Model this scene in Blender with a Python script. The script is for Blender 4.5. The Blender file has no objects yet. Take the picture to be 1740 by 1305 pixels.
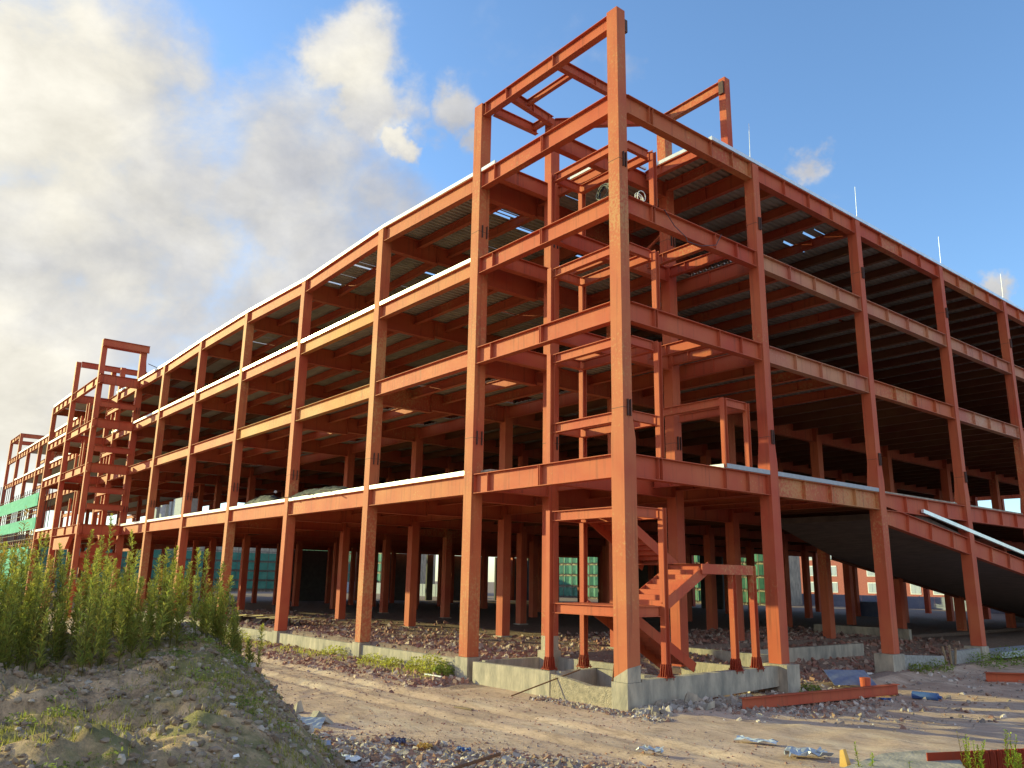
import bpy, math, random
from mathutils import Vector, Matrix, noise
S = bpy.context.scene
R = math.radians
# ------------------------------------------------------------------ camera
cam_d = bpy.data.cameras.new("camera")
cam = bpy.data.objects.new("camera", cam_d)
S.collection.objects.link(cam)
S.camera = cam
yw, pt, rl = .8897, .2362, .0163
fw = Vector((-math.sin(yw)*math.cos(pt), math.cos(yw)*math.cos(pt), math.sin(pt)))
rt = Vector((math.cos(yw), math.sin(yw), 0))
up = rt.cross(fw)
r2 = rt*math.cos(rl) + up*math.sin(rl)
u2 = -rt*math.sin(rl) + up*math.cos(rl)
M = Matrix((r2, u2, -fw)).transposed().to_4x4()
M.translation = Vector((17.3387, -18.5919, 2.9108))
cam.matrix_world = M
CAM = Vector((17.3387, -18.5919, 2.9108))
cam_d.sensor_width = 36
cam_d.lens = 1382.32/1740*36
cam_d.clip_end = 3000
cam_d.clip_start = .1
# ------------------------------------------------------------------ light
TO_SUN = Vector((-1, -.56, .285)).normalized()
EL = math.asin(TO_SUN.z)
AZ = math.atan2(TO_SUN.x, TO_SUN.y)
sd = bpy.data.lights.new("sun", 'SUN')
sd.energy = 4.7
sd.angle = R(.5)
sd.color = (1, .98, .42)
so = bpy.data.objects.new("sun", sd)
so.rotation_euler = (-TO_SUN).to_track_quat('-Z', 'Y').to_euler()
so.location = (-40, -30, 40)
S.collection.objects.link(so)
S.view_settings.view_transform = 'Standard'
S.view_settings.look = 'None'
S.view_settings.exposure = .45
S.view_settings.gamma = 1
# ------------------------------------------------------------------ world
W = bpy.data.worlds.new("World")
S.world = W
W.use_nodes = True
nt = W.node_tree
nt.nodes.clear()
def N(t, typ, **kw):
    n = t.nodes.new(typ)
    for k, v in kw.items():
        setattr(n, k, v)
    return n
def L(t, a, b):
    t.links.new(a, b)
def math_(t, op, a, b=None, c=None, clamp=False):
    n = N(t, 'ShaderNodeMath', operation=op, use_clamp=clamp)
    for i, v in enumerate((a, b, c)):
        if v is None: continue
        if isinstance(v, (int, float)): n.inputs[i].default_value = v
        else: L(t, v, n.inputs[i])
    return n.outputs[0]
def mixc(t, fac, a, b):
    n = N(t, 'ShaderNodeMix', data_type='RGBA')
    for s, v in ((n.inputs[0], fac), (n.inputs[6], a), (n.inputs[7], b)):
        if isinstance(v, (int, float)): s.default_value = v
        elif isinstance(v, tuple): s.default_value = (*v[:3], 1)
        else: L(t, v, s)
    return n.outputs[2]
sky = N(nt, 'ShaderNodeTexSky', sky_type='NISHITA')
sky.sun_disc = False
sky.sun_elevation = EL
sky.sun_rotation = AZ
sky.altitude = 200
sky.air_density = 1.0
sky.dust_density = .6
sky.ozone_density = 2.2
bg = N(nt, 'ShaderNodeBackground')
bg.inputs[1].default_value = .15
out = N(nt, 'ShaderNodeOutputWorld')
tc = N(nt, 'ShaderNodeTexCoord')
D = tc.outputs['Generated']
def wnoise(scale, detail, rough, dist=0, w=0):
    mp = N(nt, 'ShaderNodeMapping')
    mp.inputs['Location'].default_value = (w, w*.7, w*1.3)
    mp.inputs['Scale'].default_value = (1, 1, 1.5)
    L(nt, D, mp.inputs[0])
    n = N(nt, 'ShaderNodeTexNoise')
    n.inputs['Scale'].default_value = scale
    n.inputs['Detail'].default_value = detail
    n.inputs['Roughness'].default_value = rough
    n.inputs['Distortion'].default_value = dist
    L(nt, mp.outputs[0], n.inputs['Vector'])
    return n.outputs['Fac']
n_big = wnoise(3.2, 9, .58, .25)
n_fine = wnoise(9, 10, .6, .2, 3.1)
wv = N(nt, 'ShaderNodeTexNoise'); wv.inputs['Scale'].default_value = 6; wv.inputs['Detail'].default_value = 6; wv.inputs['Roughness'].default_value = .62
L(nt, D, wv.inputs['Vector'])
wsub = N(nt, 'ShaderNodeVectorMath', operation='MULTIPLY_ADD')
L(nt, wv.outputs['Color'], wsub.inputs[0]); wsub.inputs[1].default_value = (.17, .17, .17)
wof = N(nt, 'ShaderNodeVectorMath', operation='ADD'); L(nt, D, wof.inputs[0]); wof.inputs[1].default_value = (-.085, -.085, -.085)
L(nt, wof.outputs[0], wsub.inputs[2])
DW = wsub.outputs[0]
def blob(d, rad, stren, soft=1.0):
    v = Vector(d).normalized()
    dp = N(nt, 'ShaderNodeVectorMath', operation='DISTANCE')
    L(nt, DW, dp.inputs[0]); dp.inputs[1].default_value = v
    m = N(nt, 'ShaderNodeMapRange', interpolation_type='SMOOTHSTEP')
    L(nt, dp.outputs['Value'], m.inputs[0])
    m.inputs[1].default_value = rad*(1-soft); m.inputs[2].default_value = rad
    m.inputs[3].default_value = stren; m.inputs[4].default_value = 0
    return m.outputs[0]
bl = [((-.80, .27, .52), .10, .62), ((-.84, .17, .52), .19, .95), ((-.83, .33, .45), .24, .92), ((-.80, .40, .44), .15, .72), ((-.883, .108, .456), .34, 1.0), ((-.827, .195, .54), .15, .9), ((-.93, .15, .35), .32, 1.0), ((-.896, .206, .40), .22, 1.0),
      ((-.845, .312, .42), .17, .95), ((-.836, .396, .379), .17, .8), ((-.97, .119, .175), .30, 1.0), ((-.88, .34, .28), .22, .85),
      ((-.745, .362, .575), .10, 1.25), ((-.75, .395, .52), .095, 1.2), ((-.754, .445, .484), .038, 1.15), ((-.705, .475, .532), .06, 1.0), ((-.72, .445, .55), .03, .9), ((-.70, .50, .50), .035, .9),
      ((-.735, .46, .505), .045, .62), ((-.444, .772, .455), .04, 1.0), ((-.303, .903, .305), .04, 1.2), ((-.80, .43, .42), .15, .85), ((-.785, .47, .40), .09, .7), ((-.78, .42, .46), .06, .7), ((-.81, .223, .57), .09, .62),
      ((-.9, -.4, .3), .6, .95), ((.3, -.9, .5), .6, .8), ((.8, .5, .4), .5, .8), ((.75, -.5, .45), 1.0, 1.1), ((-.2, -.5, .85), .4, .7), ((-.55, .62, .57), .05, .45)]  # widest one is an unseen cloud behind the camera, added as fill light
cov = None
for b_ in bl:
    o = blob(*b_)
    cov = o if cov is None else math_(nt, 'MAXIMUM', cov, o)
t1 = math_(nt, 'MULTIPLY_ADD', n_big, 1.15, -.52)
t2 = math_(nt, 'MULTIPLY_ADD', n_fine, .8, -.40)
dens = math_(nt, 'ADD', math_(nt, 'ADD', cov, t1), t2)
mr = N(nt, 'ShaderNodeMapRange', interpolation_type='SMOOTHSTEP')
L(nt, dens, mr.inputs[0]); mr.inputs[1].default_value = .20; mr.inputs[2].default_value = .86
mask = math_(nt, 'MULTIPLY', mr.outputs[0], 1.0, clamp=True)
# cloud tone: grey blue body, pale lit crests, warmer and brighter towards the sun
lit = N(nt, 'ShaderNodeMapRange')
L(nt, math_(nt, 'ADD', math_(nt, 'MULTIPLY', wnoise(5.5, 8, .55, .3, 7.7), 1.0), math_(nt, 'MULTIPLY', n_big, .5)), lit.inputs[0])
lit.inputs[1].default_value = .58; lit.inputs[2].default_value = .95
sunp = blob((-.88, .03, .47), .42, 1.0)
sunl = blob((-.985, .06, .14), .28, 1.1)
cum = blob((-.742, .372, .56), .13, .9)
hi = blob((-.754, .445, .49), .045, .8)
l2 = math_(nt, 'MAXIMUM', math_(nt, 'MULTIPLY', sunp, .95), math_(nt, 'MULTIPLY', sunl, .95))
l3 = math_(nt, 'MAXIMUM', math_(nt, 'MULTIPLY', cum, .72), hi)
litf = math_(nt, 'ADD', math_(nt, 'MULTIPLY', lit.outputs[0], .58), math_(nt, 'MAXIMUM', l2, l3), clamp=True)
ccol0 = mixc(nt, litf, (2.1, 2.3, 2.85), (4.7, 4.5, 3.95))
fill_cloud = blob((.75, -.5, .45), 1.0, 1.0)  # unseen cloud behind the camera, added and brightened to lift the shaded faces
bsc = N(nt, 'ShaderNodeVectorMath', operation='SCALE'); L(nt, ccol0, bsc.inputs[0]); L(nt, math_(nt, 'MULTIPLY', math_(nt, 'MULTIPLY_ADD', fill_cloud, 1.3, 1.0), math_(nt, 'ADD', math_(nt, 'MULTIPLY_ADD', n_fine, .75, .38), math_(nt, 'MULTIPLY', n_big, .45))), bsc.inputs['Scale'])
ccol = bsc.outputs[0]
skyc = N(nt, 'ShaderNodeVectorMath', operation='MULTIPLY')
L(nt, sky.outputs[0], skyc.inputs[0]); skyc.inputs[1].default_value = (1.25, 1.45, 1.62)
fin = mixc(nt, mask, skyc.outputs[0], ccol)
L(nt, fin, bg.inputs[0])
L(nt, bg.outputs[0], out.inputs[0])
SKYMUL = skyc

# ------------------------------------------------------------------ materials
def mat(name, col, rough=.6, metal=0, col2=None, scale=3, bump=0, bscale=20, detail=6, lo=.35, hi_=.65, spec=None, stretch=None, trans=0, attr=False):
    m = bpy.data.materials.new(name); m.use_nodes = True
    t = m.node_tree; p = t.nodes['Principled BSDF']
    p.inputs['Roughness'].default_value = rough
    p.inputs['Metallic'].default_value = metal
    if spec is not None: p.inputs['Specular IOR Level'].default_value = spec
    g = N(t, 'ShaderNodeTexCoord')
    src = g.outputs['Object']
    if stretch:
        mp = N(t, 'ShaderNodeMapping'); mp.inputs['Scale'].default_value = stretch
        L(t, src, mp.inputs[0]); src = mp.outputs[0]
    c = None
    if col2 is not None:
        n = N(t, 'ShaderNodeTexNoise'); n.inputs['Scale'].default_value = scale; n.inputs['Detail'].default_value = detail
        n.inputs['Roughness'].default_value = .62
        L(t, src, n.inputs['Vector'])
        r_ = N(t, 'ShaderNodeMapRange'); L(t, n.outputs['Fac'], r_.inputs[0])
        r_.inputs[1].default_value = lo; r_.inputs[2].default_value = hi_
        c = mixc(t, r_.outputs[0], col, col2)
    if attr:
        a = N(t, 'ShaderNodeAttribute', attribute_name='tint')
        mu = N(t, 'ShaderNodeMix', data_type='RGBA', blend_type='MULTIPLY')
        mu.inputs[0].default_value = 1
        if c is None: mu.inputs[6].default_value = (*col, 1)
        else: L(t, c, mu.inputs[6])
        L(t, a.outputs['Color'], mu.inputs[7])
        c = mu.outputs[2]
    if c is None: p.inputs['Base Color'].default_value = (*col, 1)
    else: L(t, c, p.inputs['Base Color'])
    if bump:
        n = N(t, 'ShaderNodeTexNoise'); n.inputs['Scale'].default_value = bscale; n.inputs['Detail'].default_value = 5
        L(t, src, n.inputs['Vector'])
        b = N(t, 'ShaderNodeBump'); b.inputs['Strength'].default_value = bump; b.inputs['Distance'].default_value = .05
        L(t, n.outputs['Fac'], b.inputs['Height']); L(t, b.outputs[0], p.inputs['Normal'])
    return m
def steel(name, base=(.50, .081, .044), worn=(.50, .28, .12), amt=.0):
    m = mat(name, base, .7, spec=.14)
    t = m.node_tree; p = t.nodes['Principled BSDF']
    g = N(t, 'ShaderNodeTexCoord').outputs['Object']
    n1 = N(t, 'ShaderNodeTexNoise'); n1.inputs['Scale'].default_value = .55; n1.inputs['Detail'].default_value = 4
    L(t, g, n1.inputs['Vector'])
    n2 = N(t, 'ShaderNodeTexNoise'); n2.inputs['Scale'].default_value = 9; n2.inputs['Detail'].default_value = 9; n2.inputs['Roughness'].default_value = .7
    L(t, g, n2.inputs['Vector'])
    r1 = N(t, 'ShaderNodeMapRange'); L(t, n1.outputs[0], r1.inputs[0]); r1.inputs[1].default_value = .35; r1.inputs[2].default_value = .7
    c1 = mixc(t, r1.outputs[0], (base[0]*.98, base[1]*1.5, base[2]*1.25), (base[0]*.86, base[1]*.88, base[2]*.9))
    big = N(t, 'ShaderNodeTexNoise'); big.inputs['Scale'].default_value = .23; big.inputs['Detail'].default_value = 2
    L(t, g, big.inputs['Vector'])
    s = math_(t, 'ADD', n2.outputs[0], math_(t, 'MULTIPLY_ADD', big.outputs[0], .9, -.45))
    r2_ = N(t, 'ShaderNodeMapRange'); L(t, s, r2_.inputs[0]); r2_.inputs[1].default_value = .655-amt; r2_.inputs[2].default_value = .80-amt
    c2 = mixc(t, math_(t, 'MULTIPLY', r2_.outputs[0], .65), c1, worn)
    # streaks of dirt running down
    mp = N(t, 'ShaderNodeMapping'); mp.inputs['Scale'].default_value = (7, 7, .35); L(t, g, mp.inputs[0])
    n3 = N(t, 'ShaderNodeTexNoise'); n3.inputs['Scale'].default_value = 1; n3.inputs['Detail'].default_value = 4; L(t, mp.outputs[0], n3.inputs['Vector'])
    r3 = N(t, 'ShaderNodeMapRange'); L(t, n3.outputs[0], r3.inputs[0]); r3.inputs[1].default_value = .56; r3.inputs[2].default_value = .74
    c3 = mixc(t, math_(t, 'MULTIPLY', r3.outputs[0], .55), c2, (.19, .055, .035))
    L(t, c3, p.inputs['Base Color'])
    r4 = N(t, 'ShaderNodeMapRange'); L(t, n2.outputs[0], r4.inputs[0]); r4.inputs[3].default_value = .50; r4.inputs[4].default_value = .76
    L(t, r4.outputs[0], p.inputs['Roughness'])
    return m
M_ST = steel('primer_steel')
M_WORN = steel('primer_steel_worn', base=(.50, .10, .05), amt=.12)
M_YWORN = steel('yellowed_primer', base=(.51, .13, .045), worn=(.46, .30, .14), amt=.13)
M_CHALK = steel('chalked_primer', base=(.50, .15, .10), worn=(.52, .34, .25), amt=.06)
M_DARK = mat('splice_steel', (.11, .045, .03), .7, .2, (.05, .03, .025), 8)
M_RED = steel('bracket_paint', base=(.30, .03, .015))
M_GALV = mat('galvanised', (.46, .385, .33), .6, .05, (.33, .27, .23), 1.2, bump=.1)
M_TRIM = mat('edge_trim', (.78, .78, .77), .30, .35, (.62, .62, .62), 3, bump=.05, bscale=4)
M_CONC = mat('concrete', (.50, .41, .31), .9, 0, (.24, .21, .17), 1.6, bump=.4, bscale=14, detail=10, stretch=(1.3, 1.3, .45))
M_CONCR = mat('rough_concrete', (.48, .38, .27), .95, 0, (.24, .20, .15), 6, bump=1.0, bscale=22, detail=10)
M_BLOCK = mat('block_wall', (.36, .34, .31), .95, 0, (.24, .22, .20), 7, bump=.8, bscale=10)
M_NET = mat('green_net', (.05, .42, .26), .8, 0, (.09, .50, .34), 1.2, stretch=(1, 1, 2))
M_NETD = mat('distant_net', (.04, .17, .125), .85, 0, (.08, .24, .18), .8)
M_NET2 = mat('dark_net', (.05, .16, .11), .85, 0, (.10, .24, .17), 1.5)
M_POLE = mat('scaffold_tube', (.17, .13, .11), .6, .4)
M_BRICK = mat('red_brick', (.42, .14, .11), .9, 0, (.34, .10, .08), 4)
M_WIN = mat('window_glass', (.45, .50, .55), .15, 0)
M_WHITE = mat('white_paint', (.78, .78, .76), .6)
M_GREY = mat('grey_block', (.40, .42, .45), .9, 0, (.33, .35, .38), 5)
M_BLACK = mat('black_tarp', (.018, .018, .02), .75, bump=.8, bscale=6)
M_YEL = mat('yellow', (.62, .38, .10), .7, 0, (.55, .30, .06), 3)
M_STRAW = mat('straw_board', (.60, .47, .22), .9, 0, (.42, .30, .13), 3)
M_BLUE = mat('blue_plastic', (.05, .11, .30), .5)
M_DBLUE = mat('blue_hoarding', (.10, .13, .24), .7, 0, (.16, .19, .30), 2)
M_RUST = mat('rusty_bar', (.12, .055, .03), .85, .3, (.20, .09, .04), 20)
M_SLATE = mat('slate_board', (.13, .15, .24), .7, 0, (.20, .22, .30), 4, bump=.2)
M_LEAF = mat('leaf', (.33, .32, .08), .6, 0, (.42, .39, .12), 4, attr=True)
def leafy(m):
    t = m.node_tree; p = t.nodes['Principled BSDF']; o_ = [n for n in t.nodes if n.type == 'OUTPUT_MATERIAL'][0]
    tr = N(t, 'ShaderNodeBsdfTranslucent'); L(t, p.inputs['Base Color'].links[0].from_socket, tr.inputs['Color'])
    mx = N(t, 'ShaderNodeMixShader'); mx.inputs[0].default_value = .45
    L(t, p.outputs[0], mx.inputs[1]); L(t, tr.outputs[0], mx.inputs[2]); L(t, mx.outputs[0], o_.inputs['Surface'])
    p.inputs['Specular IOR Level'].default_value = .15
leafy(M_LEAF)
M_STONE = mat('stone', (.46, .39, .34), .95, 0, (.32, .27, .23), 6, bump=.4, bscale=25, attr=True)
M_TIMB = mat('timber', (.32, .22, .13), .85, 0, (.22, .15, .09), 6)
M_CAB = mat('cable', (.02, .02, .022), .5)

# ground material : dirt road, rubble reddish near the frame
def ground_mat():
    m = bpy.data.materials.new('dirt'); m.use_nodes = True
    t = m.node_tree; p = t.nodes['Principled BSDF']; p.inputs['Roughness'].default_value = .96
    p.inputs['Specular IOR Level'].default_value = .15
    g = N(t, 'ShaderNodeTexCoord').outputs['Object']
    def nz(scale, det=6, rough=.6, st=None, dist=0):
        v = g
        if st:
            mp = N(t, 'ShaderNodeMapping'); mp.inputs['Scale'].default_value = st; mp.inputs['Rotation'].default_value = (0, 0, R(-4))
            L(t, g, mp.inputs[0]); v = mp.outputs[0]
        n = N(t, 'ShaderNodeTexNoise'); n.inputs['Scale'].default_value = scale; n.inputs['Detail'].default_value = det
        n.inputs['Roughness'].default_value = rough; n.inputs['Distortion'].default_value = dist
        L(t, v, n.inputs['Vector']); return n.outputs[0]
    def rng(v, a, b):
        r_ = N(t, 'ShaderNodeMapRange'); L(t, v, r_.inputs[0]); r_.inputs[1].default_value = a; r_.inputs[2].default_value = b
        return r_.outputs[0]
    c = mixc(t, rng(nz(.6, 8), .35, .65), (.66, .455, .33), (.46, .315, .23))
    c = mixc(t, math_(t, 'MULTIPLY', rng(nz(1.0, 6, .6, (.3, 1.3, 1)), .50, .66), .6), c, (.70, .54, .40))
    c = mixc(t, math_(t, 'MULTIPLY', rng(nz(4.0, 10, .8, (.7, 2.2, 1), 1.5), .50, .62), .5), c, (.30, .195, .145))
    c = mixc(t, math_(t, 'MULTIPLY', rng(nz(1.3, 10, .78, (.8, 2.4, 1), 1.2), .50, .64), .7), c, (.27, .175, .13))
    # attribute rub : rubble / soil mixture
    a = N(t, 'ShaderNodeAttribute', attribute_name='rub')
    soil = mixc(t, rng(nz(5, 10, .75), .38, .62), (.36, .235, .18), (.21, .15, .12))
    soil = mixc(t, rng(nz(17, 6, .7), .60, .68), soil, (.46, .39, .33))
    c = mixc(t, a.outputs['Fac'], c, soil)
    h = N(t, 'ShaderNodeAttribute', attribute_name='heap')
    hs = mixc(t, rng(nz(4, 12, .8), .40, .60), (.72, .47, .27), (.30, .20, .12))
    hs = mixc(t, math_(t, 'MULTIPLY', rng(nz(.9, 8, .65), .46, .60), .75), hs, (.17, .17, .06))
    c = mixc(t, h.outputs['Fac'], c, hs)
    L(t, c, p.inputs['Base Color'])
    hgt = math_(t, 'ADD', math_(t, 'MULTIPLY', nz(14, 8, .75), .6), math_(t, 'MULTIPLY', nz(1.0, 9, .75, (1.0, 2.6, 1), .8), .7))
    b = N(t, 'ShaderNodeBump'); b.inputs['Distance'].default_value = .06; L(t, math_(t, 'MULTIPLY_ADD', h.outputs['Fac'], .4, .6), b.inputs['Strength'])
    L(t, hgt, b.inputs['Height']); L(t, b.outputs[0], p.inputs['Normal'])
    return m
M_GROUND = ground_mat()

# ------------------------------------------------------------------ helpers
col = S.collection
class MB:
    def __init__(s): s.v = []; s.f = []; s.c = []
    def quad(s, a, b, c, d, tint=None):
        i = len(s.v); s.v += [a, b, c, d]; s.f.append((i, i+1, i+2, i+3)); s.c += [tint]*4
    def tri(s, a, b, c, tint=None):
        i = len(s.v); s.v += [a, b, c]; s.f.append((i, i+1, i+2)); s.c += [tint]*3
    def hexa(s, p, tint=None):       # 8 points : 0-3 bottom ring, 4-7 top ring
        i = len(s.v); s.v += p; s.c += [tint]*8
        for q in ((3, 2, 1, 0), (4, 5, 6, 7), (0, 1, 5, 4), (1, 2, 6, 5), (2, 3, 7, 6), (3, 0, 4, 7)):
            s.f.append(tuple(i+k for k in q))
    def box(s, x0, x1, y0, y1, z0, z1, tint=None):
        s.hexa([(x0, y0, z0), (x1, y0, z0), (x1, y1, z0), (x0, y1, z0), (x0, y0, z1), (x1, y0, z1), (x1, y1, z1), (x0, y1, z1)], tint)
    def bar(s, a, b, w, h, upv=(0, 0, 1), cx=0, cz=0, tint=None):   # box along a->b
        a = Vector(a); b = Vector(b); d = (b-a).normalized(); u = Vector(upv)
        sd_ = d.cross(u)
        if sd_.length < 1e-5: sd_ = Vector((1, 0, 0))
        sd_.normalize(); u = sd_.cross(d).normalized()
        a = a + sd_*cx + u*cz; b = b + sd_*cx + u*cz
        P = []
        for zz in (-h/2, h/2):
            P += [a-sd_*w/2+u*zz, b-sd_*w/2+u*zz, b+sd_*w/2+u*zz, a+sd_*w/2+u*zz]
        s.hexa([tuple(q) for q in P], tint)
    def ibeam(s, a, b, depth, width, stiff=(), tw=.014, tf=.024):   # a, b : top centre line
        a = Vector(a); b = Vector(b); Lg = (b-a).length; d = (b-a)/Lg
        s.bar(a, b, width, tf, cz=-tf/2)
        s.bar(a, b, width, tf, cz=-depth+tf/2)
        s.bar(a, b, tw, depth-2*tf-.002, cz=-depth/2)
        for q in stiff:
            c = a + d*q
            s.bar(c-d*.009, c+d*.009, width-.03, depth-2*tf-.004, cz=-depth/2)
    def tube(s, a, b, r, n=6, r1=None, tint=None):
        a = Vector(a); b = Vector(b); d = (b-a).normalized()
        x = d.orthogonal().normalized(); y = d.cross(x); r1 = r if r1 is None else r1
        i = len(s.v)
        for c, rr in ((a, r), (b, r1)):
            for k in range(n):
                an = 2*math.pi*k/n
                s.v.append(tuple(c + x*math.cos(an)*rr + y*math.sin(an)*rr)); s.c.append(tint)
        for k in range(n): s.f.append((i+k, i+(k+1) % n, i+n+(k+1) % n, i+n+k))
        s.f.append(tuple(i+k for k in reversed(range(n)))); s.f.append(tuple(i+n+k for k in range(n)))
    def build(s, name, m, parent=None, smooth=False, origin=None):
        me = bpy.data.meshes.new(name)
        v = s.v
        if origin is not None: v = [(q[0]-origin[0], q[1]-origin[1], q[2]-origin[2]) for q in v]
        me.from_pydata(v, [], s.f)
        if any(c is not None for c in s.c):
            ca = me.color_attributes.new('tint', 'FLOAT_COLOR', 'POINT')
            flat = []
            for c in s.c: flat += [*(c or (1, 1, 1)), 1]
            ca.data.foreach_set('color', flat)
        me.materials.append(m)
        if smooth: me.polygons.foreach_set('use_smooth', [True]*len(me.polygons))
        o = bpy.data.objects.new(name, me)
        if origin is not None: o.location = origin
        col.objects.link(o)
        if parent: o.parent = parent
        return o
def thing(name, label, cat, loc=(0, 0, 0), group=None):
    o = bpy.data.objects.new(name, None); col.objects.link(o); o.location = loc; o.empty_display_size = .5
    o['label'] = label; o['category'] = cat
    if group: o['group'] = group
    return o
def tag(o, label, cat, group=None):
    o['label'] = label; o['category'] = cat
    if group: o['group'] = group
    return o
def kind(o, k): o['kind'] = k; return o
rnd = random.Random(7)

# ------------------------------------------------------------------ ground
H = Vector((-.7768, .6298)); T = Vector((.6298, .7768))
def st(x, y):
    dx, dy = x-CAM.x, y-CAM.y
    return dx*H.x+dy*H.y, dx*T.x+dy*T.y
def sm(e0, e1, x):
    t = max(0, min(1, (x-e0)/(e1-e0))); return t*t*(3-2*t)
def xy(s, t):
    return CAM.x+H.x*s+T.x*t, CAM.y+H.y*s+T.y*t
def heap(x, y):
    s, t = st(x, y)
    if s < -12 or s > 36: return 0
    top = 1.15+.085*(s-7) if s > 7 else 1.15
    n = noise.noise(Vector((x*.35, y*.35, 1)))*.45+noise.noise(Vector((x*1.1, y*1.1, 5)))*.22+noise.noise(Vector((x*3, y*3, 9)))*.10
    n += noise.noise(Vector((x*6.5, y*6.5, 19)))*.15+noise.noise(Vector((x*13, y*13, 49)))*.05+noise.noise(Vector((x*3.7, y*3.7, 39)))*.12+abs(noise.noise(Vector((x*1.9, y*1.9, 29))))*-.34
    # right flank
    edge = -2.9 - .40*max(0, s-9.5) - .2*max(0, s-15)      # where full height ends
    toe = 2.6
    k = 1-sm(edge-.6, edge+toe*1.15, t+n*1.0)
    k2 = 1-sm(15.3, 19.5, s+n)
    k3 = 1-sm(-8, -16, t)*.0
    return max(0, (top+.78+n*.8)*k*k2*k3)
def ground_z(x, y):
    b = -.74
    # building footprint, backfilled with rubble
    n = noise.noise(Vector((x*.25, y*.25, 3)))*.12+noise.noise(Vector((x*1.3, y*1.3, 7)))*.05
    if x < -7.6:
        inn = sm(.3, .5, y); b = b*(1-inn)+(.0+.1*sm(2, 9, y)-.1*sm(14, 30, y))*inn
    elif x < .6:
        k = sm(6.4, 9.0, y)
        b = b*(1-k)+(-.72)*k
        q = sm(-4.5, -8, x)*sm(3.4, 4.2, y); b = b*(1-q)+.0*q
        q = sm(7.2, 8.6, y)*sm(-3.0, -6.5, x); b = b*(1-q)-.15*q
        if -3.6 < x and y < 8: b = min(b, -.7)
    # outside right side is slightly lower
    if x > -.3:
        b = b-.22*sm(2, 8, y)*sm(-.3, 1.5, x)+.25*sm(10, 16, y)
    # rubble strip along left wall
    if x < -7 and y < .5:
        b += .22*sm(-1.9, -.4, y)*sm(-7.2, -9.5, x)+.05*noise.noise(Vector((x*2, y*2, 0)))
    # debris heap in front bottom
    s, t = st(x, y)
    b += .16*sm(18.5, 16.0, s+.4*t)*sm(-7, -3, t)
    b += n*(.35 if -7 < y < .3 else .8)
    # wheel ruts along the road
    if y < 0:
        for yy in (-3.1, -4.9): b -= .09*math.exp(-((y-yy-.25*math.sin(x*.2))/.24)**2)-.03*math.exp(-((y-yy-.42-.25*math.sin(x*.2))/.18)**2)
    h = heap(x, y)
    return b+h
def axis(lo, hi, dense_lo, dense_hi, fine, coarse):
    r = []; x = lo
    while x < hi:
        r.append(x)
        if dense_lo <= x < dense_hi: x += fine
        else:
            dd = min(abs(x-dense_lo), abs(x-dense_hi)); x += min(coarse, fine+dd*.12)
    r.append(hi); return r
xs = axis(-900, 700, -20, 16, .115, 60); ys = axis(-500, 1100, -19, 9, .115, 60)
gv = []; rub = []; hp = []
for y in ys:
    for x in xs:
        far = max(abs(x+10)-130, abs(y-10)-120, 0)
        z = ground_z(x, y) if far == 0 else -.6
        gv.append((x, y, z))
        s, t = st(x, y)
        hh = heap(x, y) if far == 0 else 0
        nn = noise.noise(Vector((x*.6, y*.6, 2)))
        a = 0
        if y > .3 and x < .3: a = 1
        a = max(a, sm(-1.9, -1.1, y+nn*.8) if x < -6.5 and y < .4 else 0)
        a = max(a, sm(19.0, 17.6, s+nn*1.2+(.45*t if t < 0 else .42*t)))
        a = max(a, sm(-.6, .1, x)*sm(2.8, 1.2, x+nn)*sm(2.2, 3.5, y)*.8 if y < 9 else 0)
        rub.append(min(1, a)); hp.append(min(1, sm(.02, .22, hh)))
nx = len(xs)
gf = [(j*nx+i, j*nx+i+1, (j+1)*nx+i+1, (j+1)*nx+i) for j in range(len(ys)-1) for i in range(nx-1)]
gme = bpy.data.meshes.new('ground'); gme.from_pydata(gv, [], gf)
for nm, arr in (('rub', rub), ('heap', hp)):
    a = gme.attributes.new(nm, 'FLOAT', 'POINT'); a.data.foreach_set('value', arr)
gme.polygons.foreach_set('use_smooth', [True]*len(gf))
gme.materials.append(M_GROUND)
go = bpy.data.objects.new('ground', gme); col.objects.link(go); kind(go, 'structure')

# ------------------------------------------------------------------ main frame
AX = [0, -7.97, -15.97, -24.71, -33.39, -42.14, -50.85, -58.8]
BY = [0, 7.9, 16.03, 24.72, 33.2, 41.8, 50.4, 59.0, 67.0]
LV = dict(L2=6.86, L3=11.96, L4=15.78, R=19.68)
DEP = dict(L2=.75, L3=.69, L4=.67, R=.74)
RZ = {0: 0, 1: 0, 2: .20, 3: -.09, 4: .14, 5: .12, 6: -.05, 7: 0}   # the roof line undulates a little
F = thing('steel_frame_building', 'large unfinished multi storey building frame of orange primed steel with open corner', 'building frame', (0, 0, 0))
def splice(mb, x0, x1, y0, y1, z):
    for (xa, xb, ya, yb) in ((x1+.004, x1+.075, y0+.16, y0+.19), (x1+.004, x1+.075, y1-.14, y1-.11),
                             (x0+.16, x0+.19, y1+.004, y1+.075), (x0-.075, x0-.004, y0+.16, y0+.19), (x1-.19, x1-.16, y1+.004, y1+.075)):
        mb.box(xa, xb, ya, yb, z-.27, z+.27)
    mb.box(x0-.006, x1+.006, y0-.006, y1+.006, z-.008, z+.008)
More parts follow.
